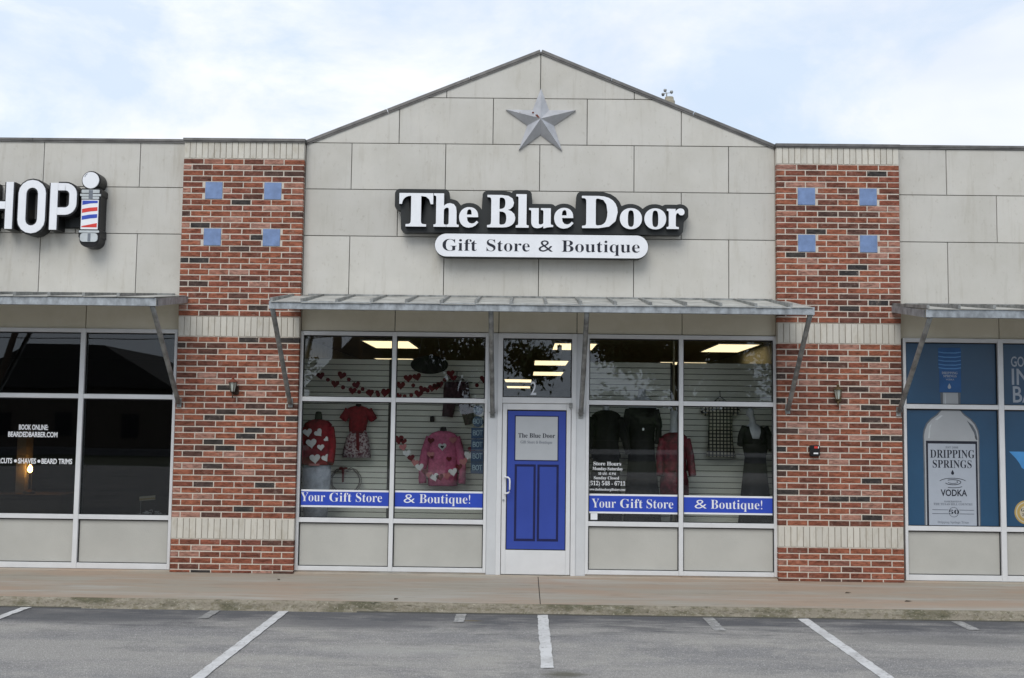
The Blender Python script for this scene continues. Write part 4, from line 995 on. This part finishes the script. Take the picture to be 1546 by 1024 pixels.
mb = MB(); mb.tube([(.345, 2.2, 3.05), (.345, 2.2, 3.18)], [.035, .035], 14); mb.tube([(.345, 2.2, 3.18), (.345, 2.2, 3.192)], .012, 8); o = mb.build('ceiling_sensor', 'black'); tag(o, 'round black fitting hanging in front of the nearest light above the door', 'ceiling sensor')
mb = MB(); mb.box(-.25, -.02, 8, 8.05, 2.2, 2.42); o = mb.build('red_display', 'heart'); tag(o, 'dim red display low behind the glass above the door', 'display')

def slatwall(x0, x1, z0, z1, label):
    T = thing('display_wall', label, 'display wall', ((x0+x1)/2, 1.1, z0), 'slatted display walls behind the windows')
    mb = MB(); mb.box(x0, x1, 1.115, 1.14, z0, z1); mb.build('backing', 'groove', T)
    n = int((z1-z0)/.0775); base = None
    for i in range(n):
        z = z1-(i+1)*.0775
        if base is None:
            mb = MB(); mb.prism(rect(x0+.03, x1-.03, z+.0045, z+.0730), 1.1, 1.1145, bev=.003); base = mb.build('slat', 'slat', T)
        else:
            o = base.copy(); COL.objects.link(o); o.location = (0, 0, -i*.0775)
    for a, b in ((x0, x0+.028), (x1-.028, x1)):
        mb = MB(); mb.box(a, b, 1.095, 1.1145, z0, z1); mb.build('edge_trim', 'groove', T)
slatwall(-3.25, -2.00, .46, 2.88, 'grey slatted display wall behind the bay with the red heart sweater')
slatwall(-1.975, -.69, .46, 2.88, 'grey slatted display wall behind the pink sweater')
slatwall(.66, 1.865, .46, 2.88, 'grey slatted display wall behind the black outfits nearest the door')
slatwall(1.93, 3.25, .46, 2.88, 'grey slatted display wall behind the checked dress')
mb = MB(); mb.box(1.875, 1.90, 1.12, 1.16, .46, 3.19); o = mb.build('support_post', 'inwall'); tag(o, 'narrow tan post in the gap between the two right display walls', 'post')

# --- clothes
def neck_form(T, x, y, z, mat, r_=.045, h=.12):
    mb = MB(); mb.loft([(x, y, z, r_*1.5, r_*1.2), (x, y, z+h*.3, r_*1.05, r_*1.0), (x, y, z+h*.75, r_*.9, r_*.9), (x, y, z+h, r_*.75, r_*.75), (x, y, z+h*1.05, r_*.3, r_*.3)], 16); return mb.build('neck_form', mat, T, smooth=True)
def bodice(mb, x, y, zt, zb, sw_, ww, hw, d, wr=.09, seed=0, fold=.015):
    H = zt-zb
    mb.loft([(x, y, zt+.01, sw_*.35, d*.5), (x, y, zt-.02*H, sw_*.70, d*.7), (x, y, zt-.09*H, sw_*.97, d*.9), (x, y, zt-.25*H, sw_*.95, d), (x, y, zt-.5*H, ww*1.02, d*.95), (x, y, zt-.7*H, ww, d*.92), (x, y, zb+.04*H, hw, d*.98), (x, y, zb, hw*.97, d*.95)], 28, wr=wr, seed=seed, fold=fold)
def sleeve(mb, pts, r0, r1, sq=.8):
    P_ = [Vector(p) for p in pts]; n = 10; out = []; rad = []
    for i in range(n+1):
        t = i/n*(len(P_)-1); k = min(int(t), len(P_)-2); out.append(P_[k].lerp(P_[k+1], t-k)); rad.append((r0+(r1-r0)*i/n)*(1+.08*noise.noise(Vector((i*.9, r0*30, P_[0].x)))))
    mb.tube(out, rad, 14, sq=sq)
# 1 red heart sweater
M1 = thing('mannequin', 'mannequin in a red sweater with white hearts and pale jeans, leftmost in the window', 'mannequin', (-2.9, .6, .45))
neck_form(M1, -2.895, .6, 2.0, 'form', .05, .14)
mb = MB(); bodice(mb, -2.90, .6, 2.03, 1.44, .19, .205, .215, .13, seed=1)
sleeve(mb, [(-2.74, .58, 1.93), (-2.69, .54, 1.68), (-2.70, .48, 1.47)], .07, .055); sleeve(mb, [(-3.06, .58, 1.93), (-3.12, .54, 1.68), (-3.10, .48, 1.47)], .07, .055)
sw1 = mb.build('sweater', 'redcloth', M1, smooth=True)
mb = MB(); mb.loft([(-2.90, .6, 1.45, .19, .12), (-2.90, .6, 1.25, .19, .125), (-2.90, .6, .9, .17, .12), (-2.90, .6, .5, .13, .1)], 22, wr=.04); mb.build('jeans', 'denim', M1, smooth=True)
for x, z, s, r_ in ((-3.01, 1.86, .13, .2), (-2.86, 1.86, .12, .7), (-2.955, 1.72, .15, .15), (-2.83, 1.67, .10, .1), (-2.90, 1.52, .15, .1), (-2.76, 1.53, .12, .4), (-2.76, 1.78, .07, .9)):
    mb = MB(); mb.prism(heart(x, z, s, r_), .448+abs(x+2.9)*.22, .455+abs(x+2.9)*.22); mb.build('heart_patch', 'heart_w', M1)
mb = MB(); mb.prism(rect(-2.98, -2.84, 1.435, 1.46), .455, .465); mb.build('hem_lettering', 'heart_p', M1)
# 2 tee + skirt
M2 = thing('wall_outfit', 'dark red short sleeved top over floral skirt with bow, hung on the wall', 'outfit', (-2.42, 1.05, 2.2))
neck_form(M2, -2.425, 1.0, 2.19, 'blackcloth', .045, .07)
mb = MB(); bodice(mb, -2.425, 1.0, 2.22, 1.88, .155, .125, .12, .07, seed=2)
sleeve(mb, [(-2.30, 1.0, 2.17), (-2.21, .99, 2.04)], .065, .055); sleeve(mb, [(-2.55, 1.0, 2.17), (-2.64, .99, 2.04)], .065, .055); mb.build('top', 'redcloth', M2, smooth=True)
mb = MB(); mb.loft([(-2.42, 1.0, 1.90, .105, .06), (-2.43, 1.0, 1.80, .15, .07), (-2.44, 1.0, 1.66, .18, .08), (-2.44, 1.0, 1.53, .19, .08)], 40, wr=.03, fold=.07); mb.build('skirt', 'floral', M2, smooth=True)
mb = MB(); mb.prism([(-2.44, 1.89), (-2.40, 1.89), (-2.39, 1.62), (-2.43, 1.64)], .915, .925); mb.prism(circ(-2.47, 1.88, .035, 10, .02), .91, .925); mb.prism(circ(-2.37, 1.88, .035, 10, .02), .91, .925); mb.build('bow', 'heart', M2)
# 3 wreath
M3_ = thing('wreath', 'thin grapevine wreath with a red ribbon below the floral skirt', 'wreath', (-2.58, 1.0, 1.2))
mb = MB()
for k in range(4):
    hp = circ(-2.585+random.uniform(-.01, .01), 1.215, .185+.008*k, 40, .165+.008*k); hp = [(x, z-.05*math.exp(-((x+2.585)/.05)**2)*(z > 1.25)) for x, z in hp]; mb.tube([(x, 1.02+.012*math.sin(i*1.3+k*2), z+.006*math.sin(i*2.1+k)) for i, (x, z) in enumerate(hp+hp[:1])], .0055, 6)
mb.build('vine_ring', 'vine', M3_, smooth=True)
mb = MB(); mb.prism([(-2.63, 1.39), (-2.595, 1.40), (-2.60, 1.20), (-2.625, 1.19)], .98, .99); mb.prism(circ(-2.64, 1.385, .03, 10, .018), .975, .99); mb.prism(circ(-2.58, 1.385, .03, 10, .018), .975, .99); mb.build('ribbon', 'heart', M3_)
# 4 garlands
def garland(label, pts, y, group=None):
    T = thing('heart_garland', label, 'garland', (pts[0][0], y, pts[0][1]))
    mb = MB(); mb.tube([(x, y+.006, z+.02) for x, z, s, m in pts], .003, 5); mb.build('string', 'vine', T)
    for i, (x, z, s, m) in enumerate(pts):
        mb = MB(); poly = heart(x, z, s, random.uniform(-.35, .35)) if s > .06 else circ(x, z, s/2, 14)
        mb.prism(poly, y-.006, y, bev=.002); mb.build('heart' if s > .06 else 'bead', m, T)
upl = [(-2.94, 2.63, .12), (-2.84, 2.58, .055), (-2.74, 2.52, .12), (-2.63, 2.48, .058), (-2.50, 2.43, .12), (-2.41, 2.42, .055), (-2.26, 2.40, .12), (-2.15, 2.385, .058), (-2.06, 2.40, .12)]
upl2 = [(-2.66, 2.64, .13), (-2.56, 2.59, .055), (-2.455, 2.51, .12), (-2.37, 2.46, .055), (-2.28, 2.43, .058), (-2.17, 2.42, .056), (-2.05, 2.42, .13)]
upr = [(-1.85, 2.51, .13), (-1.75, 2.61, .13), (-1.68, 2.52, .055), (-1.63, 2.63, .13)]
upr2 = [(-1.87, 2.37, .09), (-1.79, 2.37, .055), (-1.70, 2.385, .055), (-1.60, 2.40, .13), (-1.55, 2.46, .12), (-1.48, 2.45, .058), (-1.42, 2.48, .12), (-1.36, 2.50, .12), (-1.31, 2.53, .11), (-1.25, 2.60, .055), (-1.17, 2.68, .12), (-1.13, 2.62, .10), (-.81, 2.53, .055), (-.72, 2.61, .12)]
garland('lower string of dark red hearts and beads across the top of the far left bay', [(x, z, s, 'heart') for x, z, s in upl], .92)
garland('upper string of dark red hearts and beads across the top of the far left bay', [(x, z, s, 'heart') for x, z, s in upl2], .96)
garland('short string of red hearts at the left edge of the pink sweater bay', [(x, z, s, 'heart') for x, z, s in upr], .96)
garland('long string of red hearts rising past the oval sign above the pink sweater', [(x, z, s, 'heart') for x, z, s in upr2], .92)
low = [(-1.83, 1.78, .15, 'heart'), (-1.77, 1.76, .10, 'heart'), (-1.77, 1.68, .11, 'heart_p'), (-1.715, 1.60, .12, 'heart_w'), (-1.66, 1.54, .11, 'heart'), (-1.61, 1.48, .11, 'heart_p'), (-1.545, 1.42, .12, 'heart_w'), (-1.47, 1.36, .10, 'heart'), (-1.42, 1.32, .11, 'heart_p'),
       (-1.345, 1.29, .13, 'heart_w'), (-1.27, 1.29, .11, 'heart'), (-1.18, 1.31, .12, 'heart_p'), (-1.10, 1.36, .13, 'heart_w'), (-1.02, 1.43, .10, 'heart'), (-.96, 1.50, .12, 'heart_p'), (-.90, 1.58, .13, 'heart_w'), (-.85, 1.66, .12, 'heart')]
garland('string of red, pink and white hearts looped in front of the pink sweater', low, .68)
# 5 oval sign
OV = thing('oval_sign', 'dark oval sign hanging behind the glass over the red hearts', 'hanging sign', (-1.45, .8, 2.8))
mb = MB(); mb.prism(circ(-1.45, 2.795, .255, 40, .125), .79, .81, bev=.004); mb.build('oval_board', 'blackcloth', OV)
mb = MB(); mb.tube([(-1.6, .8, 2.89), (-1.55, .8, 3.2)], .003, 5); mb.tube([(-1.3, .8, 2.89), (-1.35, .8, 3.2)], .003, 5); mb.build('hanging_cord', 'vine', OV)
# 6 plaid pants
M6 = thing('plaid_trousers', 'dark plaid trousers hung high on the display wall', 'trousers', (-1.09, 1.0, 2.6))
mb = MB(); mb.loft([(-1.09, 1.02, 2.58, .16, .05), (-1.09, 1.02, 2.48, .175, .06), (-1.09, 1.02, 2.33, .185, .06)], 24, wr=.03)
mb.tube([(-1.17, 1.02, 2.36), (-1.19, 1.02, 2.25), (-1.21, 1.02, 2.10)], [.10, .085, .075], 14, sq=1); mb.tube([(-1.01, 1.02, 2.36), (-.95, 1.02, 2.2), (-.90, 1.02, 2.0)], [.10, .085, .07], 14); mb.build('trousers', 'plaidc', M6, smooth=True)
mb = MB(); mb.tube([(-1.2, 1.02, 2.60), (-1.09, 1.02, 2.66), (-.98, 1.02, 2.60), (-1.2, 1.02, 2.60)], .006, 6); mb.tube([(-1.09, 1.02, 2.66), (-1.09, 1.05, 2.72)], .005, 6); mb.build('hanger', 'blackcloth', M6)
# 7 pink sweater
M7 = thing('pink_sweater', 'pink knitted sweater with heart patches on a black hanging form', 'sweater', (-1.26, .95, 1.2))
neck_form(M7, -1.258, .95, 1.86, 'blackcloth', .048, .10)
mb = MB(); bodice(mb, -1.258, .95, 1.895, 1.165, .205, .20, .195, .085, seed=5)
sleeve(mb, [(-1.09, .95, 1.82), (-1.02, .93, 1.6), (-.985, .91, 1.35), (-.995, .90, 1.20)], .065, .055); sleeve(mb, [(-1.43, .95, 1.82), (-1.50, .93, 1.6), (-1.535, .91, 1.35), (-1.52, .90, 1.20)], .065, .055); mb.build('sweater', 'pinkcloth', M7, smooth=True)
for x, z, s, m in ((-1.262, 1.69, .12, 'heart_w'), (-1.262, 1.69, .05, 'blackcloth'), (-1.42, 1.58, .11, 'heart_p'), (-1.42, 1.77, .10, 'heart'), (-1.12, 1.78, .11, 'heart_p'), (-1.30, 1.48, .12, 'pinkcloth'), (-1.17, 1.53, .08, 'heart'), (-1.40, 1.55, .05, 'heart')):
    mb = MB(); y = .855+abs(x+1.258)**2*.7-(.012 if s == .05 else 0); mb.prism(heart(x, z, s, random.uniform(-.1, .1)), y, y+.008); mb.build('heart_patch', m, M7)
mb = MB(); mb.prism(rrect(-1.45, -1.39, 2.03, 2.10, .01, 3), 1.04, 1.06); o = mb.build('price_card_holder', 'blackcloth'); tag(o, 'small dark square bracket on the slatted wall above the pink sweater', 'bracket')
# 9 stickers
for i in range(6):
    z1 = 2.255-i*.147; z0 = z1-.142; cx_, cz_ = -.752, (z0+z1)/2
    lab = ('topmost round navy sticker in the column beside the door, smallest lettering', 'second round navy sticker in the column beside the door', 'first square navy sticker under the two round ones beside the door',
           'second square navy sticker down in the column beside the door', 'third square navy sticker down in the column beside the door', 'lowest square navy sticker in the column beside the door')[i]
    T = thing('window_sticker', lab, 'sticker', (cx_, .05, z0), 'navy stickers stacked in a column')
    mb = MB(); mb.prism(circ(cx_, cz_, .070-.006*(i == 0), 28) if i < 2 else rect(cx_-.083, cx_+.083, z0, z1), .045, .047); mb.build('sticker_base', 'navyd', T)
    text('lettering', 'B', cx_-.062+.012*(i == 0), cx_-.022, cz_-.03, .068-.02*(i == 0), .0425, .0445, 'stk', T, serif=False); text('lettering', 'T', cx_+.022, cx_+.062-.012*(i == 0), cz_-.03, .068-.02*(i == 0), .0425, .0445, 'stk', T, serif=False)
    mb = MB(); stroke(mb, circ(cx_, cz_+.004, .019, 16, .03), .009, .0425, .0445, True); mb.build('ring_mark', 'stk', T)
# 10-14 right window
M10 = thing('mannequin', 'mannequin in a black long sleeved outfit above the store hours lettering', 'mannequin', (.92, .6, .45))
mb = MB(); bodice(mb, .92, .6, 2.20, 1.58, .19, .17, .19, .12, seed=8); mb.loft([(.92, .6, 1.62, .17, .12), (.92, .6, 1.3, .19, .13), (.92, .6, .5, .22, .15)], 26, wr=.05, fold=.03)
sleeve(mb, [(1.08, .58, 2.10), (1.16, .52, 1.85), (1.20, .42, 1.66)], .07, .05); sleeve(mb, [(.76, .58, 2.10), (.70, .52, 1.85), (.70, .42, 1.66)], .07, .05); mb.build('outfit', 'blackcloth', M10, smooth=True)
neck_form(M10, .92, .6, 2.17, 'mannequin', .045, .14)
M11 = thing('mannequin', 'mannequin in a long black dress with a pale shoulder-shaped reflection and a pendant', 'mannequin', (1.4, .65, .45))
mb = MB(); mb.loft([(1.40, .65, 2.22, .20, .10), (1.40, .65, 2.30, .19, .10), (1.40, .65, 2.37, .12, .08), (1.40, .65, 2.40, .055, .05), (1.40, .65, 2.50, .045, .045)], 22); mb.build('shoulders', 'mannequin', M11, smooth=True)  # reflection over the dress, built as solid pale shoulders
mb = MB(); mb.loft([(1.40, .65, 2.25, .195, .11), (1.40, .65, 2.1, .20, .125), (1.40, .65, 1.85, .165, .11), (1.40, .65, 1.6, .18, .12), (1.41, .65, 1.2, .21, .14), (1.41, .65, .5, .26, .18)], 32, wr=.04, fold=.04)
sleeve(mb, [(1.57, .63, 2.22), (1.62, .6, 2.0), (1.60, .55, 1.78)], .06, .05); sleeve(mb, [(1.23, .63, 2.22), (1.18, .6, 2.0), (1.19, .55, 1.80)], .06, .05); mb.build('dress', 'blackcloth', M11, smooth=True)
mb = MB(); mb.prism(circ(1.405, 1.965, .014, 12, .018), .515, .522); mb.build('pendant', 'white_m', M11)
M12 = thing('mannequin', 'mannequin with a white neck in a burgundy velvet dress behind the window mullion', 'mannequin', (1.82, .55, .45))
mb = MB(); mb.loft([(1.81, .55, 1.88, .09, .07), (1.81, .55, 1.95, .055, .05), (1.81, .55, 2.08, .045, .045), (1.81, .55, 2.20, .05, .05), (1.81, .55, 2.22, .02, .02)], 18); mb.build('neck', 'mannequin', M12, smooth=True)
mb = MB(); bodice(mb, 1.82, .55, 1.92, 1.42, .18, .15, .17, .115, seed=11); mb.loft([(1.82, .55, 1.46, .15, .11), (1.82, .55, 1.3, .18, .12), (1.82, .55, 1.05, .19, .13)], 26, wr=.06, fold=.04)
sleeve(mb, [(1.97, .55, 1.84), (2.02, .50, 1.6), (2.04, .44, 1.37)], .065, .06); sleeve(mb, [(1.67, .55, 1.84), (1.62, .50, 1.6), (1.62, .44, 1.37)], .065, .06); mb.build('dress', 'redvel', M12, smooth=True)
M13 = thing('checked_dress', 'short sleeved black and cream checked dress hung on the slatted wall', 'dress', (2.5, 1.0, 1.6))
mb = MB(); bodice(mb, 2.50, 1.0, 2.36, 1.60, .17, .16, .20, .075, seed=13)
sleeve(mb, [(2.64, 1.0, 2.29), (2.74, .99, 2.19)], .065, .055); sleeve(mb, [(2.36, 1.0, 2.29), (2.26, .99, 2.19)], .065, .055); mb.build('dress', 'check', M13, smooth=True)
mb = MB(); mb.prism([(2.44, 2.36), (2.50, 2.24), (2.56, 2.36)], .93, .94); mb.build('collar_insert', 'heart_w', M13)
mb = MB(); mb.tube([(2.42, 1.0, 2.36), (2.50, 1.0, 2.42), (2.58, 1.0, 2.36)], .006, 6); mb.tube([(2.5, 1.0, 2.42), (2.5, 1.03, 2.50)], .005, 6); mb.build('hanger', 'blackcloth', M13)
M14 = thing('mannequin', 'white mannequin in a long black V neck dress at the right edge of the window', 'mannequin', (2.86, .5, .45))
mb = MB(); mb.loft([(2.86, .5, 1.82, .10, .09), (2.86, .5, 1.95, .145, .09), (2.85, .5, 2.02, .10, .07), (2.84, .5, 2.06, .045, .045), (2.83, .5, 2.13, .038, .038), (2.80, .49, 2.17, .05, .055), (2.80, .48, 2.22, .05, .06), (2.81, .49, 2.26, .02, .02)], 20); mb.build('body', 'mannequin', M14, smooth=True)
mb = MB(); mb.loft([(2.87, .5, 1.86, .17, .11), (2.87, .5, 1.75, .165, .11), (2.87, .5, 1.62, .14, .10), (2.87, .5, 1.5, .15, .11), (2.87, .5, 1.1, .19, .14), (2.87, .5, .5, .24, .17)], 30, wr=.04, fold=.04)
sleeve(mb, [(2.99, .5, 2.01), (3.05, .47, 1.85), (3.08, .42, 1.72)], .055, .06); sleeve(mb, [(2.74, .5, 2.01), (2.68, .47, 1.88), (2.66, .42, 1.78)], .055, .055)
mb.loft([(2.94, .5, 1.80, .08, .11), (2.955, .5, 1.95, .065, .09), (2.93, .5, 2.02, .03, .05)], 14); mb.loft([(2.79, .5, 1.80, .08, .11), (2.765, .5, 1.95, .06, .09), (2.78, .5, 2.02, .03, .05)], 14); mb.build('dress', 'blackcloth', M14, smooth=True)
# barber interior
TL = thing('table_lamp', 'small glowing orange lamp deep inside the dark barber shop', 'lamp', (-7.75, 3, .9))
mb = MB(); mb.loft([(-7.78, 3, 1.17, .01, .01), (-7.78, 3, 1.20, .035, .035), (-7.78, 3, 1.25, .030, .030), (-7.78, 3, 1.29, .008, .008)], 14); mb.build('bulb', 'bulb', TL, smooth=True)
mb = MB(); mb.loft([(-7.78, 3, .85, .10, .10), (-7.78, 3, .88, .09, .09), (-7.78, 3, .92, .02, .02), (-7.78, 3, 1.17, .015, .015)], 16); mb.build('lamp_stand', 'bronze', TL)
CT = thing('counter', 'dark wooden counter inside the barber shop under the lamp', 'counter', (-7.9, 3.1, .1))
mb = MB(); mb.box(-8.6, -7.2, 2.8, 3.4, .101, .81); mb.build('cabinet', 'wood', CT)
mb = MB(); mb.box(-8.63, -7.17, 2.77, 3.43, .812, .85); mb.build('counter_top', 'wood', CT)
mb = MB(); mb.box(-8.02, -7.88, 3.05, 3.3, .851, 1.9); o = mb.build('wood_post', 'inwall'); tag(o, 'wooden post lit orange beside the lamp in the barber shop', 'post')
BR = thing('brush', 'cream and tan brush lying in the lower right of the dark window', 'brush', (-5.03, .3, 1.0))
mb = MB(); mb.prism([(-5.14, .985), (-4.94, 1.005), (-4.94, 1.03), (-5.14, 1.01)], .3, .34); mb.prism([(-5.14, .955), (-4.94, .975), (-4.94, .985), (-5.14, .965)], .3, .34); mb.build('bristles', 'cream', BR)
mb = MB(); mb.prism([(-5.14, .966), (-4.94, .986), (-4.94, 1.004), (-5.14, .984)], .305, .335); mb.build('brush_back', 'gold', BR)
mb = MB(); mb.tube([(-5.125, .32, .955), (-5.13, .32, .55)], .006, 6); mb.build('stand', 'galv_d', BR)
mb = MB()
for i in range(60):
    x = random.uniform(-5.22, -4.80); s = .012; z = .745+.07*math.exp(-((x+4.95)/.12)**2)*random.random()+.01; y = random.uniform(.25, .35); a = random.uniform(0, 3)
    mb.tube([(x, y, z), (x+.03*math.cos(a), y, z+.03*math.sin(a)), (x+.05*math.cos(a+1), y, z+.02)], .005, 5)
o = mb.build('tinsel', 'heart_w'); tag(o, 'small pale heap of tinsel at the bottom of the dark window', 'tinsel')
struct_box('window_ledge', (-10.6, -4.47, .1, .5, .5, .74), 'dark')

# ================================================================== WHAT THE GLASS REFLECTS (across the lot)
struct_box('street', (-200, 200, -60, -48, -.01, .35), 'asphalt_d'); struct_box('grass_bank', (-200, 200, -140, -60.01, -.01, .9), 'grass')
def house(x0, x1, y, zw, zr, d, label, ridge=.5, over=.3):
    T = thing('house', label, 'house', ((x0+x1)/2, y, 0))
    mb = MB(); mb.box(x0, x1, y-d, y, 0, zw); mb.build('wall', 'walld', T)
    rx = x0+(x1-x0)*ridge
    mb = MB(); mb.prism([(x0-over, zw+.002), (x1+over, zw+.002), (rx+(x1-x0)*.18, zr), (rx-(x1-x0)*.18, zr)], y-d-.3, y+.3); mb.build('roof', 'roofd', T)
    for k in range(3):
        cx_ = x0+(x1-x0)*(.2+.3*k); mb = MB(); mb.box(cx_-.5, cx_+.5, y+.002, y+.04, 1.0, 2.3); mb.build('window', 'gasket', T)
# The facade reflects what stands at negative y: distance L behind the glass plane is y = -L
house(-33.0, -20.6, -50, 3.8, 6.3, 10, 'dark brown house with a raised roof across the street')
house(-12.6, -4.8, -50, 3.9, 6.9, 9, 'dark house with a peaked roof across the street')
house(-44, -34.5, -54, 3.6, 5.4, 9, 'low dark house farthest left across the street')
def pole(x, y, h, lean, label, r_=.14):
    T = thing('utility_pole', label, 'utility pole', (x, y, 0), 'utility poles along the street')
    mb = MB(); mb.tube([(x, y, 0), (x+lean*h, y, h)], [r_, r_*.7], 10); mb.build('pole_shaft', 'wood', T)
    mb = MB(); mb.box(x+lean*h-.9, x+lean*h+.9, y-.06, y+.06, h-.5, h-.38); mb.build('crossarm', 'wood', T)
pole(-22.4, -30, 9, .33, 'leaning utility pole across the lot, far left'); pole(-7.6, -30.5, 9.5, -.03, 'thick upright utility pole across the lot', .22); pole(-6.9, -31, 9.2, .0, 'thin utility pole next to the thick one', .09)
for k, (z, dy) in enumerate(((5.2, 0), (5.6, .3), (6.1, -.3), (6.9, 0))):
    mb = MB(); pp = [(-60+120*i/40, -31+dy, z+.5*(((i % 20)/10-1)**2)) for i in range(41)]; mb.tube(pp, .018, 5); o = mb.build('power_line', 'black')
    tag(o, ('lowest', 'second lowest', 'third', 'highest')[k]+' overhead wire strung along the street', 'wire', 'overhead wires')
def tree(x, y, h, cr_, zc, label, n, seed):
    T = thing('tree', label, 'tree', (x, y, 0), 'trees across the lot'); rr_ = random.Random(seed)
    mb = MB(); mb.tube([(x, y, 0), (x+.1, y, h*.25), (x-.05, y+.1, h*.5)], [.26, .2, .14], 10)
    for k in range(9):
        a = k*2.4; rr2 = cr_*rr_.uniform(.4, .8); mb.tube([(x, y, h*(.25+.02*k)), (x+rr2*.5*math.cos(a), y+rr2*.5*math.sin(a), h*.5+rr_.uniform(-.3, .5)), (x+rr2*math.cos(a), y+rr2*math.sin(a), zc+rr_.uniform(-1, 1))], [.1, .06, .02], 7)
    mb.build('trunk', 'bark', T, smooth=True)
    mb = MB(); cl = [(rr_.gauss(0, .5)*cr_, rr_.gauss(0, .5)*cr_, rr_.gauss(0, .42)*(h-zc)) for _ in range(60)]
    for i in range(n):
        c = cl[rr_.randrange(60)]; px_, py_, pz_ = x+c[0]+rr_.gauss(0, .32), y+c[1]+rr_.gauss(0, .32), zc+c[2]+rr_.gauss(0, .28)
        u = Vector((rr_.gauss(0, 1), rr_.gauss(0, 1), rr_.gauss(0, 1))).normalized(); v = u.orthogonal().normalized(); s = rr_.uniform(.06, .13)
        p0 = Vector((px_, py_, pz_)); mb.add([p0-u*s, p0+v*s*.6, p0+u*s, p0-v*s*.6], [(0, 1, 2, 3)])
    mb.build('crown', 'leaf', T)
tree(-2.8, -26, 8.8, 2.9, 5.9, 'spreading oak across the lot nearest the door', 17000, 3); tree(5.4, -25, 8.6, 4.2, 5.0, 'broad live oak across the lot, right of the other trees', 30000, 4); tree(-10.2, -32, 5.8, .8, 4.6, 'small young tree beside the peaked house', 1600, 5)
PT = thing('pickup_truck', 'white pickup truck parked across the street', 'pickup truck', (-42, -95, .9))
tx, ty, tz = -42.5, -95, .9
mb = MB(); mb.prism([(tx-2.8, tz+.5), (tx+2.8, tz+.5), (tx+2.85, tz+1.0), (tx+1.4, tz+1.15), (tx+.6, tz+1.75), (tx-1.0, tz+1.8), (tx-1.1, tz+1.15), (tx-2.8, tz+1.12)], ty-.9, ty+.9, bev=.05); mb.build('body', 'carw', PT)
mb = MB(); mb.prism([(tx-.9, tz+1.18), (tx+1.1, tz+1.18), (tx+.5, tz+1.66), (tx-.9, tz+1.7)], ty+.902, ty+.91); mb.build('side_window', 'gasket', PT)
for dx_ in (-1.8, 1.8):
    mb = MB(); mb.tube([(tx+dx_, ty+.7, tz+.4), (tx+dx_, ty+.98, tz+.4)], .4, 20); mb.build('wheel', 'tyre', PT)

# litter leaves on the sidewalk
for i, (x, y, r_) in enumerate(((.0+3.62, -1.05, .4), (-1.52, -1.98, 1.2), (4.12, -1.62, .2), (-3.1, -.62, 2.))):
    mb = MB(); c, s = math.cos(r_), math.sin(r_); q = [(-.05, 0, 0), (-.015, .02, .012), (.05, .004, .003), (.0, -.018, .006)]
    mb.add([(x+a*c-b*s, y+a*s+b*c, .107+z) for a, b, z in q], [(0, 3, 2, 1)]); o = mb.build('dead_leaf', 'bark')
    tag(o, ('dead brown leaf on the sidewalk in front of the right brick pillar', 'dead leaf at the kerb edge left of the centre joint', 'dead leaf near the kerb by the right poster', 'dead leaf close to the wall by the left brick pillar')[i], 'leaf', 'dead leaves on the sidewalk')

mb = MB(); n = 500
for i in range(n+1):
    x = -120+240*i/n; h = 3.4+1.1*noise.noise(Vector((x*.12, 0, 0)))+.5*noise.noise(Vector((x*.7, 5, 0)))+.25*noise.noise(Vector((x*2.5, 5, 0)))
    mb.v += [(x, -63, .5), (x, -62.5+noise.noise(Vector((x*.5, 1, 1))), h*.6), (x, -64, h), (x, -68, .5)]
for i in range(n):
    for j in range(3): mb.f.append((4*i+j, 4*i+4+j, 4*i+5+j, 4*i+1+j)); mb.m.append(0)
mb.build('hedgerow', 'leaf', kind='stuff')
